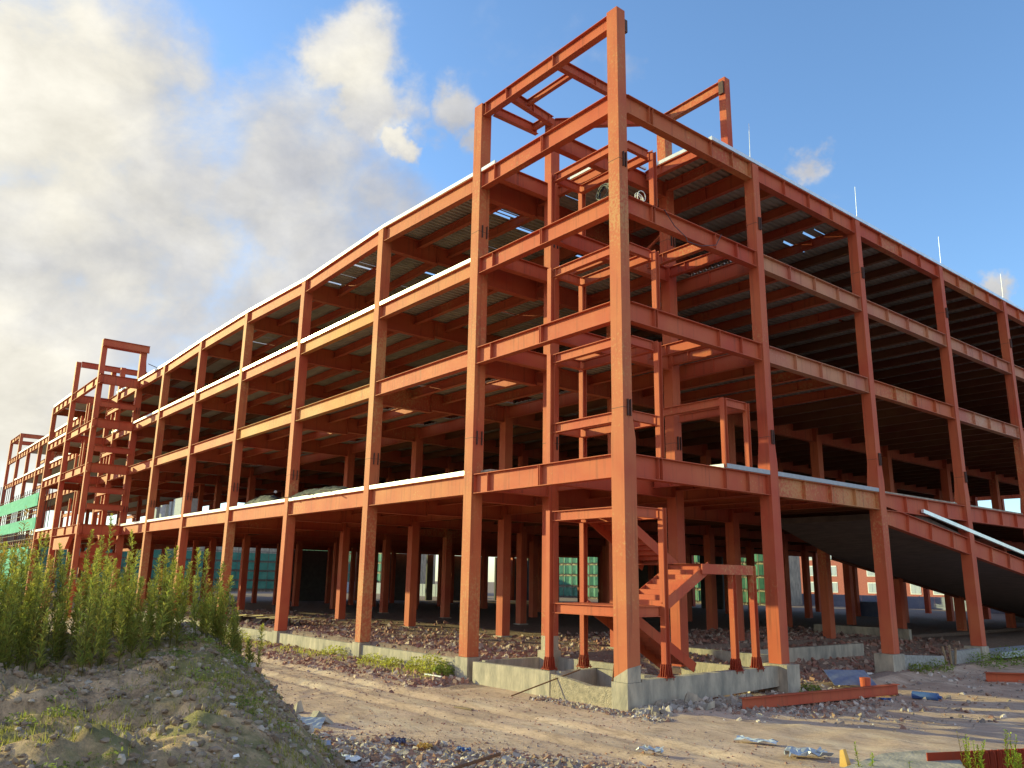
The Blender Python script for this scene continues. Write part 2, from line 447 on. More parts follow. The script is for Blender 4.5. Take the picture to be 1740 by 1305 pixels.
def column(x1, y0, wx=.52, wy=.53, z0=.1, z1=19.64, top=None, m=None, spl=True, wx2=None, wy2=None, parent=F, name='column', zt=(7.3, 8.1)):
    # x1 : outer face x (max), y0 : outer face y (min); the section narrows above the first floor
    x0 = x1-wx; y1 = y0+wy; b = MB()
    zt0, zt1 = zt
    if wx2 is None: b.box(x0, x1, y0, y1, z0, z1)
    else:
        e = .0
        b.box(x0, x1, y0, y1, z0, zt0-.0)
        xa, ya = x1-wx2, y0+wy2
        b.hexa([(x0, y0, zt0), (x1, y0, zt0), (x1, y1, zt0), (x0, y1, zt0), (xa, y0, zt1), (x1, y0, zt1), (x1, ya, zt1), (xa, ya, zt1)])
        b.box(xa, x1, y0, ya, zt1, z1)
    o = b.build(name, m or M_ST, parent)
    if spl:
        for z in ((8.3, 17.0) if z1 > 22 or x1 > -1 else (8.3,)):
            s_ = MB(); splice(s_, x1-(wx2 or wx), x1, y0, y0+(wy2 or wy), z)
            s_.build('splice_plate', M_DARK, o)
    return o
# base mortar patch skirts are in the footings
c0 = column(0, 0, .55, .56, .02, 22.98, wx2=.50, wy2=.42, m=M_WORN)
column(AX[1], 0, .52, .53, .12, 22.95, m=M_WORN)
for i in (2, 3, 4, 5, 6): column(AX[i], 0, .46, .52, .12, 19.62+RZ[i], m=M_WORN if i % 2 == 0 else M_ST)
column(AX[7], 0, .46, .52, -.4, 22.9)
for j in range(1, 9): column(0, BY[j], .52, .50, .17, 19.62, wx2=.44, wy2=.40)
# stair core columns
pcol = column(-6.78, 2.95, .42, .5, .1, 22.88)
b_ = MB(); b_.box(-7.206, -6.774, 2.944, 3.456, .3, .85); b_.build('base_coating', M_CONC, pcol)
b_ = MB(); b_.hexa([(-.556, -.006, .02), (.006, -.006, .02), (.006, .566, .02), (-.556, .566, .02), (-.556, -.006, .12), (.006, -.006, .42), (.006, .566, .50), (-.556, .566, .3)]); b_.build('base_coating', M_CONC, c0)
column(-3.38, 6.55, .46, .46, -.14, 22.80)
o = MB(); o.box(-.36, -.04, 6.35, 6.68, 19.70, 22.95); o.build('column', M_ST, F)
# interior columns
GY = [8.0, 16.5, 25, 33.4, 42, 50.5, 59, 66.8]
for i in range(1, 8):
    for j, y in enumerate(GY):
        column(AX[i]+.02, y, .5, .5, -.3, 19.2 if j == 0 else 18.9, spl=False)
# --- facade edge beams
def stf(n, Lg, first=None):
    s = [Lg*(k+1)/(n+1) for k in range(n)]
    if first: s += [first, Lg-first]
    return s
for lv in LV:
    z = LV[lv]; dp = DEP[lv]
    for i in range(0, 7):
        xa, xb = AX[i]-.56, AX[i+1]+.0
        za, zb = (z+RZ[i], z+RZ[i+1]) if lv == 'R' else (z, z)
        b = MB()
        Lg = xa-xb
        stff = [Lg-.9, Lg-.05, Lg-.3] if i else [Lg-.05, Lg-.9, Lg-3.9 if lv != 'T' else 0, Lg-3.82]
        b.ibeam((xa, .2, za), (xb, .2, zb), dp, .32, [q for q in (stff if i == 0 else [Lg-.05])], tw=.02)
        b.build('edge_beam', M_YWORN if (i == 2 and lv in ('L4', 'L3')) or (i == 3 and lv == 'L3') else (M_WORN if (i*7+len(lv)+int(z)) % 3 == 0 else M_ST), F)
    for j in range(0, 8):
        ya, yb = BY[j]+(.56 if j == 0 else .5), BY[j+1]
        b = MB(); Lg = yb-ya
        sf = [1.72-.56, 1.9-.56, 5.3-.56, 6.65-.56, Lg-.05] if j == 0 else [Lg*.25, Lg*.5, Lg*.75, Lg-.05]
        if j == 0 and lv in ('L3', 'L4'): sf = [1.72-.56, 1.86-.56, 5.3-.56, 6.65-.56, Lg-.05]
        b.ibeam((-.2, ya, z), (-.2, yb, z), dp, .32, sf, tw=.02)
        b.build('edge_beam', M_CHALK if (lv == 'L4' and j >= 1) or (lv == 'L3' and j in (1, 3)) else (M_WORN if (j+int(z)) % 3 == 1 else M_ST), F)
# top frame over the stair
TZ = 22.92
def piece(name, m, fn, parent=F):
    b = MB(); fn(b); return b.build(name, m, parent)
piece('edge_beam', M_ST, lambda b: b.ibeam((-.5, .2, TZ), (-7.97, .2, TZ), .58, .3, [3.0, 5.9, 7.3], tw=.02))
piece('roof_beam', M_ST, lambda b: b.ibeam((-3.5, .38, TZ-.05), (-3.5, 6.5, TZ-.05), .42, .24, [2.0]))
piece('roof_beam', M_ST, lambda b: b.ibeam((-6.4, .38, TZ-.05), (-6.75, 2.95, TZ-.05), .42, .24, [1.3]))
piece('roof_beam', M_ST, lambda b: b.ibeam((-7.75, .5, TZ-.05), (-7.75, 2.95, TZ-.05), .42, .22))
piece('roof_beam', M_ST, lambda b: b.ibeam((-3.65, 1.3, TZ-.07), (-6.45, 1.3, TZ-.07), .26, .18))
piece('roof_beam', M_ST, lambda b: b.ibeam((-6.65, 2.72, TZ-.07), (-7.85, 2.72, TZ-.07), .3, .2))
piece('roof_beam', M_ST, lambda b: b.ibeam((-6.8, 3.2, TZ-.05), (-3.6, 6.5, TZ-.05), .40, .26))
piece('roof_beam', M_ST, lambda b: b.ibeam((-3.4, 6.62, TZ-.03), (-.36, 6.5, TZ-.03), .46, .24))
piece('bracket', M_DARK, lambda b: b.box(-.34, -.02, .42, .58, TZ-.75, TZ-.25), c0)
piece('gusset_plate', M_DARK, lambda b: b.box(-.30, -.08, 6.26, 6.345, 22.2, 22.75))
# --- girders (along Y), haunched at the facade
def girder(x, ya, yb, z, d, dh=1.12, yh=3.4, st_=()):
    b = MB()
    if dh and ya < 1:
        b.ibeam((x, ya, z-.03), (x, yh, z-.03), dh, .30, [yh-ya-.02], tw=.02)
        b.ibeam((x, yh, z-.03), (x, yb, z-.03), d+.15, .30, st_, tw=.02)
    else: b.ibeam((x, ya, z-.03), (x, yb, z-.03), d+.15, .30, st_, tw=.02)
    b.build('girder', M_ST, F)
for lv in LV:
    z = LV[lv]; dp = DEP[lv]
    for i in range(1, 8):
        dz = RZ[i] if lv == 'R' else 0
        girder(AX[i]-.26, .54, 8.0, z+dz, dp, .98)
        girder(AX[i]-.26, 8.5, 67, z+dz, dp, 0)
    # stair core trimmers
    girder(-3.6, .38, 6.55, z, dp-.2, 0)
    girder(-6.95+.0, .38, 2.95, z, dp-.2, 0)
# --- joists parallel to X
JY = [2.25, 4.1, 5.95] + [8.25] + [10.3, 12.4, 14.4, 16.7, 18.8, 20.9, 23, 25.2, 27.3, 29.5, 31.5, 33.6, 35.7, 37.8, 39.9, 42.2, 44.3, 46.4, 48.5, 50.7, 53, 55.2, 57.3, 59.2, 61.4, 63.5, 65.5, 67]
rest = MB(); nj = 0
for lv in LV:
    z = LV[lv]
    for i in range(0, 7):
        xa, xb = AX[i]-.28, AX[i+1]-.24
        yl = JY
        if i == 0:
            yl = [5.3, 6.65]+JY[3:]
        for y in yl:
            a, e = xa, xb
            if i == 0 and y < 6: a, e = -.38, -3.4
            elif i == 0: a = -.38
            za = z-.04+(RZ[i]*(1-.03) if lv == 'R' else 0); zb = z-.04+(RZ[i+1] if lv == 'R' else 0)
            big = y in (8.25,)
            near = (y <= 8.3 and i < 5) or (i == 0 and y < 17)
            if near and nj < 98:
                b = MB(); b.ibeam((a, y, za), (e, y, zb), .62 if big else .42, .22, [2.2] if i == 0 else []); b.build('joist', M_ST, F); nj += 1
            else:
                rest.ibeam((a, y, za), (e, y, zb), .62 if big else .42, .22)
# partial joists left of the stair opening
for lv in LV:
    z = LV[lv]-.04
    for y in (3.45,):
        b = MB(); b.ibeam((-3.6, y, z), (-8.1, y, z), .42, .22); b.build('joist', M_ST, F)
M_SHADE_ST = steel('shaded_steel', base=(.21, .06, .035), worn=(.15, .09, .06))  # primer colour darkened to stand in for the shade deep inside the frame
kind(rest.build('joists', M_SHADE_ST, F), 'stuff')
# --- corrugated decks
def deck(lv, m, gaps=(), seed=1, slit=0.0):
    rr = random.Random(seed); z0 = LV[lv]+.006
    b = MB(); x = -.40; prof = ((0, 0), (.10, 0), (.13, .085), (.25, .085), (.28, 0))
    k = 0
    while x > AX[7]-.1:
        # y ranges covered at this x
        segs = [(.40, 67.2)]
        if x > -7.15: segs = [((5.35 if x > -3.4 else 3.5), 67.2)]
        for (gx0, gx1, gy0, gy1) in gaps:
            if gx0 < x < gx1:
                ns = []
                for a, c in segs:
                    if gy0 > a and gy1 < c: ns += [(a, gy0), (gy1, c)]
                    elif gy0 <= a < gy1 < c: ns.append((gy1, c))
                    else: ns.append((a, c))
                segs = ns
        zz = z0
        if lv == 'R':
            for i in range(7):
                if AX[i+1] <= x <= AX[i]:
                    f_ = (AX[i]-x)/(AX[i]-AX[i+1]); zz = z0+RZ[i]*(1-f_)+RZ[i+1]*f_
        sl = slit and rr.random() < (slit*2.4 if -24 < x < -8 else slit*.8)
        for a, c in segs:
            cuts = [(a, c)]
            if sl:
                p0 = a+rr.choice((0.02, 0.02, 2.0, 2.0, 4.0, 6.3, 8.3, 10.4, 12.5)); p1 = p0+rr.choice((1.6, 1.9, 1.9))
                if p1 < c: cuts = [(a, p0, 0), (p0, p1, 1), (p1, c, 0)]
            for cu in cuts:
                wdt = .31-(rr.choice((.03, .045, .06)) if len(cu) == 3 and cu[2] else 0)
                pf = [(min(px, wdt), pz) for px, pz in prof]+[(wdt+(.03 if wdt == .31 else 0), -.006)]
                for q in range(len(pf)-1):
                    (p_, zq), (p2, z2) = pf[q], pf[q+1]
                    if p2-p_ < 1e-4: continue
                    b.quad((x-p_, cu[0], zz+zq), (x-p_, cu[1], zz+zq), (x-p2, cu[1], zz+z2), (x-p2, cu[0], zz+z2))
        x -= .31; k += 1
    return b.build('floor_deck' if lv != 'R' else 'roof_deck', m, F)
l3gaps = []
for i in range(1, 6):
    l3gaps.append((AX[i+1]+3.3, AX[i+1]+5.4, 2.4, 4.0)); l3gaps.append((AX[i+1]+.9, AX[i+1]+2.6, 6.2, 8.1)); l3gaps.append((AX[i+1]+3.6, AX[i+1]+5.6, 6.2, 8.1))
deck('L2', M_GALV, seed=3)
deck('L3', M_GALV, l3gaps+[(-3.4, -.3, 5.2, 8.1)], seed=4, slit=.02)
deck('L4', M_GALV, [(-3.4, -.3, 5.2, 8.1)], seed=5, slit=.05)
deck('R', M_GALV, [], seed=6, slit=.24)
# thin concrete topping on the first floor keeps the ground floor dark
piece('floor_slab', M_CONC, lambda b: (b.box(AX[7]+.1, -7.3, .42, 67, LV['L2']+.10, LV['L2']+.17), b.box(-7.3, -.42, 6.7, 67, LV['L2']+.10, LV['L2']+.168)))
# --- bright metal edge trims
for i in range(1, 7):
    for lv in ('L2', 'L4', 'R'):
        za, zb = (LV[lv]+RZ[i], LV[lv]+RZ[i+1]) if lv == 'R' else (LV[lv],)*2
        b = MB(); a, e = AX[i]-.02, AX[i+1]+(.02 if lv != 'R' or i < 6 else 0)
        if lv != 'R': a = AX[i]-.50
        yo = .02
        b.hexa([(e, yo, zb+.006), (a, yo, za+.006), (a, yo+.34, za+.006), (e, yo+.34, zb+.006), (e, yo, zb+.17), (a, yo, za+.17), (a, yo+.34, za+.17), (e, yo+.34, zb+.17)])
        b.build('edge_trim', M_TRIM, F)
def trim(a, b_, h=.15, w=.10, name='edge_trim', m=M_TRIM):
    b = MB(); b.bar(a, b_, w, h, cz=h/2+.008); return b.build(name, m, F)
z = LV['R']
trim((-7.02, .08, z), (-7.97, .08, z)); trim((-7.12, .1, z+.03), (-7.12, 3.4, z+.03), .08)
trim((-7.0, 3.42, z+.02), (-4.1, 3.42, z+.02)); trim((-3.35, 3.6, z+.02), (-3.35, 5.2, z+.02), .1)
trim((-3.2, 5.30, z+.02), (-.36, 5.30, z+.02))
piece('edge_trim', M_TRIM, lambda b: b.bar((-.10, 5.3, z), (-.10, BY[8], z), .16, .16, cz=.10))
piece('edge_trim', M_GREY, lambda b: b.bar((-.06, 5.3, LV['L2']), (-.06, BY[2], LV['L2']), .10, .16, cz=.09))
piece('edge_trim', M_TRIM, lambda b: b.box(-3.0, -.12, 5.24, 5.30, LV['L2']+.01, LV['L2']+.16))
# sections of L3 left without a trim carry a few loose studs
for x0 in (-12.2, -10.9, -14.6):
    b = MB()
    for k in range(5):
        xx = x0-k*.17; b.tube((xx, .3, LV['L3']+.01), (xx+rnd.uniform(-.05, .05), .3+rnd.uniform(-.08, .08), LV['L3']+.13), .02)
    b.build('shear_studs', M_RUST, F)
# x bracing seen through the corner bay at the top storey
piece('brace', M_ST, lambda b: (b.bar((-7.6, 7.6, 16.4), (-4.0, 8.0, 18.6), .1, .1), b.bar((-7.6, 7.7, 18.6), (-4.0, 8.1, 16.4), .1, .1)))
# --- the ramp on the right side
def rz(y): return 6.2-.135*(y-20.0)
piece('ramp_beam', M_ST, lambda b: b.ibeam((-.2, 16.5, rz(16.5)-.35), (-.2, 62, rz(62)), .8, .3, [2.2*k for k in range(1, 20)], tw=.02))
piece('ramp_beam', M_SHADE_ST, lambda b: b.ibeam((-8.1, 26, rz(26)-.12), (-8.1, 62, rz(62)-.12), .92, .3, tw=.02))
for yy in (): piece('ramp_joist', M_SHADE_ST, lambda b: b.ibeam((-7.9, yy, rz(yy)-.55), (-.4, yy, rz(yy)-.55), .3, .2))
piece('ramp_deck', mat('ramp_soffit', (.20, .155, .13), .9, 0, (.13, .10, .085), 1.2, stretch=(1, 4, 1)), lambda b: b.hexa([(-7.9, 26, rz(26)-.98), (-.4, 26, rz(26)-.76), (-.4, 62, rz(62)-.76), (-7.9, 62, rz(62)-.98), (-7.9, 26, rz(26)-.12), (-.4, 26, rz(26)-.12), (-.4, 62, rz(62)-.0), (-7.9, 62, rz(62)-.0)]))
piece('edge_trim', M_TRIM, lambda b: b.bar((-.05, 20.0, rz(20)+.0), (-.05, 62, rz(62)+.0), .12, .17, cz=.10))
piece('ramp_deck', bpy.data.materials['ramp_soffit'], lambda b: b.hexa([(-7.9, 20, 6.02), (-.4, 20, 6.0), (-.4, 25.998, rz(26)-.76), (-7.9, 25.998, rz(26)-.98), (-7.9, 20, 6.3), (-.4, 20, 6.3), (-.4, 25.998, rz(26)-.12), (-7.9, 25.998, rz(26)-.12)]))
# roof lightning rods
for y in (8.2, 16.8, 25.7, 34.1, 42):
    b = MB(); b.tube((-.3, y, 19.7), (-.28, y, 20.2), .02); b.tube((-.28, y, 20.2), (-.25, y, 21.65), .012)
    tag(b.build('lightning_rod', M_TRIM), 'thin pale lightning rod on the roof edge above the %s column of the right side' % {8.2: 'first', 16.8: 'second', 25.7: 'third', 34.1: 'fourth', 42: 'fifth'}[y], 'lightning rod', 'lightning rods along the roof edge')

PW_Y = [(23.2, 32.7), (34.2, 36.9), (38.3, 42.6), (45.0, 46.0), (47.2, 54.6), (57.0, 61.7)]
PW_X = [(-79, -77.6), (-77.0, -71.0), (-63.0, -48.1), (-45.8, -42.6), (-12, -9.6)]
# dark walls added at the far sides to darken the ground floor, openings between
M_DARKWALL = mat('dark_wall', (.13, .12, .11), .95, 0, (.09, .085, .08), 2)
for ya, yb in PW_Y: piece('blocking_wall', M_DARKWALL, lambda b: b.box(-79.3, -79.0, ya, yb, -.6, 6.1))
for xa, xb in PW_X: piece('blocking_wall', M_DARKWALL, lambda b: b.box(xa, xb, 62.0, 62.3, -.6, 6.1))
# ------------------------------------------------------------------ stair
ST = thing('steel_stair', 'orange steel stair with landings and thin posts inside the open building corner', 'stair', (-1.9, 3, 0))
def sp(name, m, fn): 
    b = MB(); fn(b); return b.build(name, m, ST, origin=None)
ST.location = (0, 0, 0)
LZ = [2.19, 5.22, 8.27, 10.8, 14.08, 17.9]
XL, XR, Y0, Y1 = -3.72, -.06, .25, 1.72
for z in LZ:
    sp('landing_beam', M_ST, lambda b: b.ibeam((XL+.1, Y0+.1, z), (XR-.4, Y0+.1, z), .33, .2, [.12]))
    sp('landing_beam', M_ST, lambda b: b.ibeam((XL+.1, Y1, z), (XR-.1, Y1, z), .33, .2, []))
    sp('landing_beam', M_ST, lambda b: b.ibeam((XL+.1, Y0+.2, z-.003), (XL+.1, Y1-.1, z-.003), .32, .16, []))
    sp('landing_beam', M_ST, lambda b: b.ibeam((XR-.1, .58, z-.003), (XR-.1, Y1-.1, z-.003), .32, .16, []))
def hpost(x, y, z0, z1, w=.2):
    def f(b):
        b.box(x-w/2, x+w/2, y-w/2, y-w/2+.016, z0, z1); b.box(x-w/2, x+w/2, y+w/2-.016, y+w/2, z0, z1); b.box(x-.008, x+.008, y-w/2+.018, y+w/2-.018, z0, z1)
    sp('post', M_ST, f)
for z0, z1 in ((.02, 5.22), (6.87, 10.8), (11.97, 14.08), (15.79, 17.9)):
    for x, y in ((XL+.0, Y0+.0), (XL+.0, Y1+.12), (XR+.0, Y1+.12)):
        hpost(x-(.0 if x < -1 else .04), y, z0, z1+.02)
def foot(x, y, z):
    def f(b):
        b.box(x-.2, x+.2, y-.2, y+.2, z, z+.025)
        for a in range(4):
            dx, dy = ((1, 0), (-1, 0), (0, 1), (0, -1))[a]
            for o_ in (-.09, 0, .09):
                ox, oy = (0, o_) if dx else (o_, 0)
                px, py = x+dx*.1+ox, y+dy*.1+oy
                qx, qy = x+dx*.19+ox, y+dy*.19+oy
                tx, ty = (0, .01) if dx else (.01, 0)
                b.hexa([(px-tx, py-ty, z+.02), (qx-tx, qy-ty, z+.02), (qx+tx, qy+ty, z+.02), (px+tx, py+ty, z+.02),
                        (px-tx, py-ty, z+.40), (qx-tx-dx*.06, qy-ty-dy*.06, z+.38), (qx+tx-dx*.06, qy+ty-dy*.06, z+.38), (px+tx, py+ty, z+.40)])
        b.box(x-.115, x+.115, y-.115, y+.115, z+.02, z+.34)
        for sx in (-.16, .16):
            for sy in (-.16, .16): b.tube((x+sx, y+sy, z-.08), (x+sx, y+sy, z+.09), .014)
    sp('base_bracket', M_RED, f)
for x, y in ((XL, Y0), (XL, Y1+.12), (XR-.04, Y1+.12), (-.13, 5.42), (-.13, 6.6)): foot(x, y, .07)
for y in (5.42, 6.6): hpost(-.13, y, .1, 3.52, .2)
# mid landing and its upper twin
for zz in (3.52, 9.42):
    if zz < 5:
        sp('landing_beam', M_ST, lambda b: b.bar((-.05, 3.7, zz-.16), (-.05, 6.5, zz-.16), .05, .32))
        sp('landing_beam', M_ST, lambda b: b.ibeam((-.1, 5.42, zz), (-3.3, 5.42, zz), .3, .18))
        sp('landing_beam', M_ST, lambda b: b.ibeam((-.1, 6.5, zz), (-3.3, 6.5, zz), .3, .18))
        sp('landing_plate', M_ST, lambda b: b.box(-3.4, -.09, 3.75, 6.5, zz+.004, zz+.012))
    else:
        for y in (5.36, 6.74): hpost(-.12, y, 6.9, zz, .18)
        sp('landing_beam', M_ST, lambda b: b.ibeam((-.12, 5.46, zz), (-.12, 6.64, zz), .3, .16))
        sp('landing_beam', M_ST, lambda b: b.ibeam((-.2, 5.3, zz), (-3.2, 5.3, zz), .3, .2))
        sp('landing_beam', M_ST, lambda b: b.ibeam((-.2, 6.7, zz), (-3.2, 6.7, zz), .3, .2))
sp('landing_plate', M_ST, lambda b: b.box(XL+.25, XR-.25, Y0+.3, Y1-.1, LZ[0]+.004, LZ[0]+.012))
sp('landing_plate', M_ST, lambda b: b.box(XL+.25, -1.9, Y0+.3, Y1-.1, LZ[1]+.004, LZ[1]+.012))
def flight(x0, x1, ya, za, yb, zb):   # (ya,za) low end, (yb,zb) high end
    for x in (x0, x1):
        sp('stringer', M_ST, lambda b: b.bar((x, ya, za-.05), (x, yb, zb-.05), .03, .34, cz=0))
    n = max(3, int(round(abs(zb-za)/.165)))
    for k in range(n):
        f = k/n; f1 = (k+1)/n
        y, z = ya+(yb-ya)*f, za+(zb-za)*f
        y1, z1 = ya+(yb-ya)*f1, za+(zb-za)*f1
        def g(b):
            b.box(x0+.02, x1-.02, min(y, y1), max(y, y1), z1-.006, z1)
            b.box(x0+.02, x1-.02, y-.005, y+.005, z, z1-.007)
        sp('stair_tread', M_ST, g)
flight(-3.5, -1.95, 5.55, .05, 1.75, 2.19)
flight(-1.65, -.12, 1.80, 2.19, 4.2, 3.50)
flight(-3.5, -1.95, 4.7, 3.52, 1.78, 5.2)
# ------------------------------------------------------------------ footings and pit walls
def footing(x0, x1, y0, y1, z0, z1, lab):
    b = MB(); b.box(x0, x1, y0, y1, z0, z1)
    return tag(b.build('concrete_footing', M_CONC), lab, 'footing', 'concrete footings under the outer columns')
footing(-.62, .03, -.04, .62, -1.3, .012, 'square concrete footing block under the tall corner column')
footing(-8.62, -7.86, -.06, .68, -1.3, .11, 'square concrete footing under the tall left column of the open corner bay')
names = ['', '', 'second', 'third', 'fourth', 'fifth', 'sixth']
for i in range(2, 7):
    footing(AX[i]-.56, AX[i]+.08, -.06, .62, -1.3, .11, 'low concrete footing under the %s facade column counted from the corner' % names[i])
footing(-.66, .32, 7.72, 8.5, -1.6, .165, 'pale jointed concrete footing under the first column right of the stair corner')
footing(-.75, .06, 15.8, 16.8, -1.5, .16, 'pale concrete footing at the low end of the block wall, under a right side column')
footing(-.75, .06, 24.5, 25.3, -1.5, .16, 'white faced concrete footing between the block wall and the silver sheets')
def wall(pts, th, lab, m, name='foundation_wall', origin=None):
    # pts : list of (x, y, ztop, zbot)
    b = MB()
    for k in range(len(pts)-1):
        (xa, ya, za, ba), (xb, yb, zb, bb) = pts[k], pts[k+1]
        d = Vector((xb-xa, yb-ya, 0)).normalized(); n_ = Vector((-d.y, d.x, 0))*th
        b.hexa([(xa, ya, ba), (xb, yb, bb), (xb+n_.x, yb+n_.y, bb), (xa+n_.x, ya+n_.y, ba), (xa, ya, za), (xb, yb, zb), (xb+n_.x, yb+n_.y, zb), (xa+n_.x, ya+n_.y, za)])
    return tag(b.build(name, m), lab, 'wall')
wall([(-7.60, .0, .0, -1.3), (-3.60, .0, .045, -1.3)], .24, 'smooth formed concrete pit wall right of the left corner bay column', M_CONC)
wall([(-3.40, .0, -.02, -1.3), (-2.6, .0, -.10, -1.3), (-1.6, 0.0, -.22, -1.3), (-.625, .0, -.18, -1.3)], .22, 'rough broken concrete pit wall in front of the corner column', M_CONCR)
wall([(-3.59, -.02, .05, -1.3), (-3.41, -.02, .05, -1.3)], .3, 'narrow pale concrete joint between the smooth and the broken pit wall', M_TRIM if False else M_CONC)
wall([(.0, .63, .07, -.72), (.0, 2.4, .07, -.70), (.0, 7.70, .12, -.55)], .30, 'long pale concrete beam along the right side of the stair pit', M_CONC)
wall([(-3.4, 2.1, .05, -1.3), (-3.4, .26, .05, -1.3)], .22, 'concrete cross wall under the left stair posts', M_CONC)
wall([(-.33, 2.12, .05, -1.2), (-3.38, 2.12, .05, -1.2)], .22, 'low inner concrete pit wall behind the stair posts', M_CONC)
wall([(-7.4, 3.6, .06, -1.2), (-7.4, .26, .06, -1.2)], .2, 'concrete wall along the left end of the stair pit', M_CONC)
wall([(-3.65, 3.55, .08, -1.2), (-7.38, 3.55, .08, -1.2)], .2, 'back concrete wall of the stair pit under the rubble', M_CONC)
wall([(-.4, 7.0, .06, -1.2), (-3.6, 7.0, .06, -1.2)], .2, 'back concrete wall at the far end of the stair pit', M_CONC)
for i in range(1, 6):
    zt = .02
    wall([(AX[i]-.58, .04, zt, -1.2), (AX[i+1]+.10, .04, zt, -1.2)][::-1], .22, 'low concrete plinth wall in the %s bay of the sunlit side left of the corner bay' % ['', 'first', 'second', 'third', 'fourth', 'fifth'][i], M_CONC)
wall([(.0, 16.82, .10, -1.2), (.0, 20.6, -.1, -1.2)], .22, 'grey block retaining wall beside the footing, its end broken', M_BLOCK, 'block_wall')
wall([(.0, 21.7, .05, -1.2), (.0, 24.48, .1, -1.2)], .22, 'grey block retaining wall right of the broken gap', M_BLOCK, 'block_wall')
wall([(-4.5, 13.0, .12, -1.0), (-4.5, 22.0, .1, -1.0)], .3, 'low concrete wall in the shade inside the right side', M_CONC)
wall([(-2.5, 11.4, .1, -1.0), (-12.5, 11.4, .1, -1.0)][::-1], .3, 'low concrete ground beam crossing under the first right bay', M_CONC)
wall([(-12, 30, .5, -1.0), (-6, 30, .5, -1.0)], .3, 'pale low wall under the ramp in deep shade', M_CONC)
for i in range(1, 6):
    for j in (0, 1):
        b = MB(); b.box(AX[i]-.58, AX[i]+.1, GY[j]-.1, GY[j]+.6, -.6, .17)
        tag(b.build('concrete_pier', M_CONC), 'concrete pier half buried in rubble under an inner column', 'pier', 'concrete piers under the inner columns')
b = MB(); b.box(-7.3, -6.7, 2.85, 3.5, -.8, .32); tag(b.build('concrete_pier', M_CONC), 'concrete pier behind the left stair post carrying a slim tall column', 'pier')

# ------------------------------------------------------------------ far wing with second stair tower
G = thing('steel_frame_wing', 'farther orange steel frame wing with an open stair tower projecting at its right end', 'building frame')
def gp(name, m, fn, par=None):
    b = MB(); fn(b); return b.build(name, m, par or G)
YF = -3.25
def gcol(x, y, z1, w=.42, z0=-.7): gp('column', M_ST, lambda b: b.box(x-w, x, y, y+w, z0, z1))
gcol(-58.7, YF, 22.95); gcol(-68.9, YF, 22.9); gcol(-77.6, YF, 19.6)
gcol(-68.9, 0, 22.9); gcol(-77.6, 0, 19.6); gcol(-65.3, 0, 22.2)
for x in (-63.4, -68.9, -77.6):
    for y in (8, 16.5, 25, 33.4, 42, 50.5, 59): gcol(x, y, 19.2)
for nm, z, d in (('L2', 6.86, .75), ('L3', 11.96, .69), ('L4', 15.78, .67), ('R', 19.68, .74)):
    for xa, xb in ((-58.0 if nm != 'T' else -58.7, -68.9), (-68.9, -77.6)):
        gp('edge_beam', M_ST, lambda b: b.ibeam((xa, YF+.2, z), (xb, YF+.2, z), d, .3, [2*k+.6 for k in range(5)] if xa < -60 else [2.9, 6.2, 9.9]))
    gp('edge_beam', M_ST, lambda b: b.ibeam((-58.15, YF+.0, z+.004), (-58.15, -.15, z+.004), d+(.1), .3))
    gp('edge_beam', M_ST, lambda b: b.ibeam((-59.5, YF+.4, z-.002), (-59.5, -.15, z-.002), d-.25, .3))
    gp('edge_beam', M_ST, lambda b: b.ibeam((-59.3, .2, z), (-77.6, .2, z), d, .3))
    for x in (-68.9, -77.4): gp('girder', M_ST, lambda b: b.ibeam((x-.2, YF+.42, z-.02), (x-.2, 66, z-.02), d, .3))
    for y in (2.2, 5, 8.2, 12, 16.5, 21, 25, 33, 42, 50, 59): gp('joist', M_ST, lambda b: b.ibeam((-59.1, y, z-.03), (-77.4, y, z-.03), .45, .22))
    if nm == 'R': gp('roof_deck', M_GALV, lambda b: b.box(-78, -59.2, .5, 67, z+.005, z+.08))
    else: gp('floor_deck', M_GALV, lambda b: b.box(-78, -59.2, .5, 67, z+.005, z+.08))
    if nm in ('R', 'L4', 'L3', 'L2'): gp('floor_deck', M_GALV, lambda b: b.box(-77.5, -69.2, YF+.4, .4, z+.005, z+.07))
    gp('edge_trim', M_TRIM, lambda b: b.box(-77.6, -69.0, YF+.02, YF+.3, z+.01, z+.2))
    if nm != 'L3': gp('edge_trim', M_TRIM, lambda b: b.box(-66, -60.5, .02, .3, z+.08, z+.25))
T2 = 22.92
gp('roof_beam', M_ST, lambda b: b.ibeam((-58.5, YF, T2), (-58.5, .6, T2), .62, .28))
gp('roof_beam', M_ST, lambda b: b.ibeam((-59.4, YF+.3, T2-.01), (-59.4, .6, T2-.01), .55, .28))
gp('roof_beam', M_ST, lambda b: b.ibeam((-68.7, YF+.4, T2-.01), (-68.7, 3.2, T2-.01), .55, .28))
gp('roof_beam', M_ST, lambda b: b.ibeam((-58.9, .3, T2-.3), (-68.7, 3.0, T2-.3), .62, .28, [1.5*k for k in range(1, 7)]))
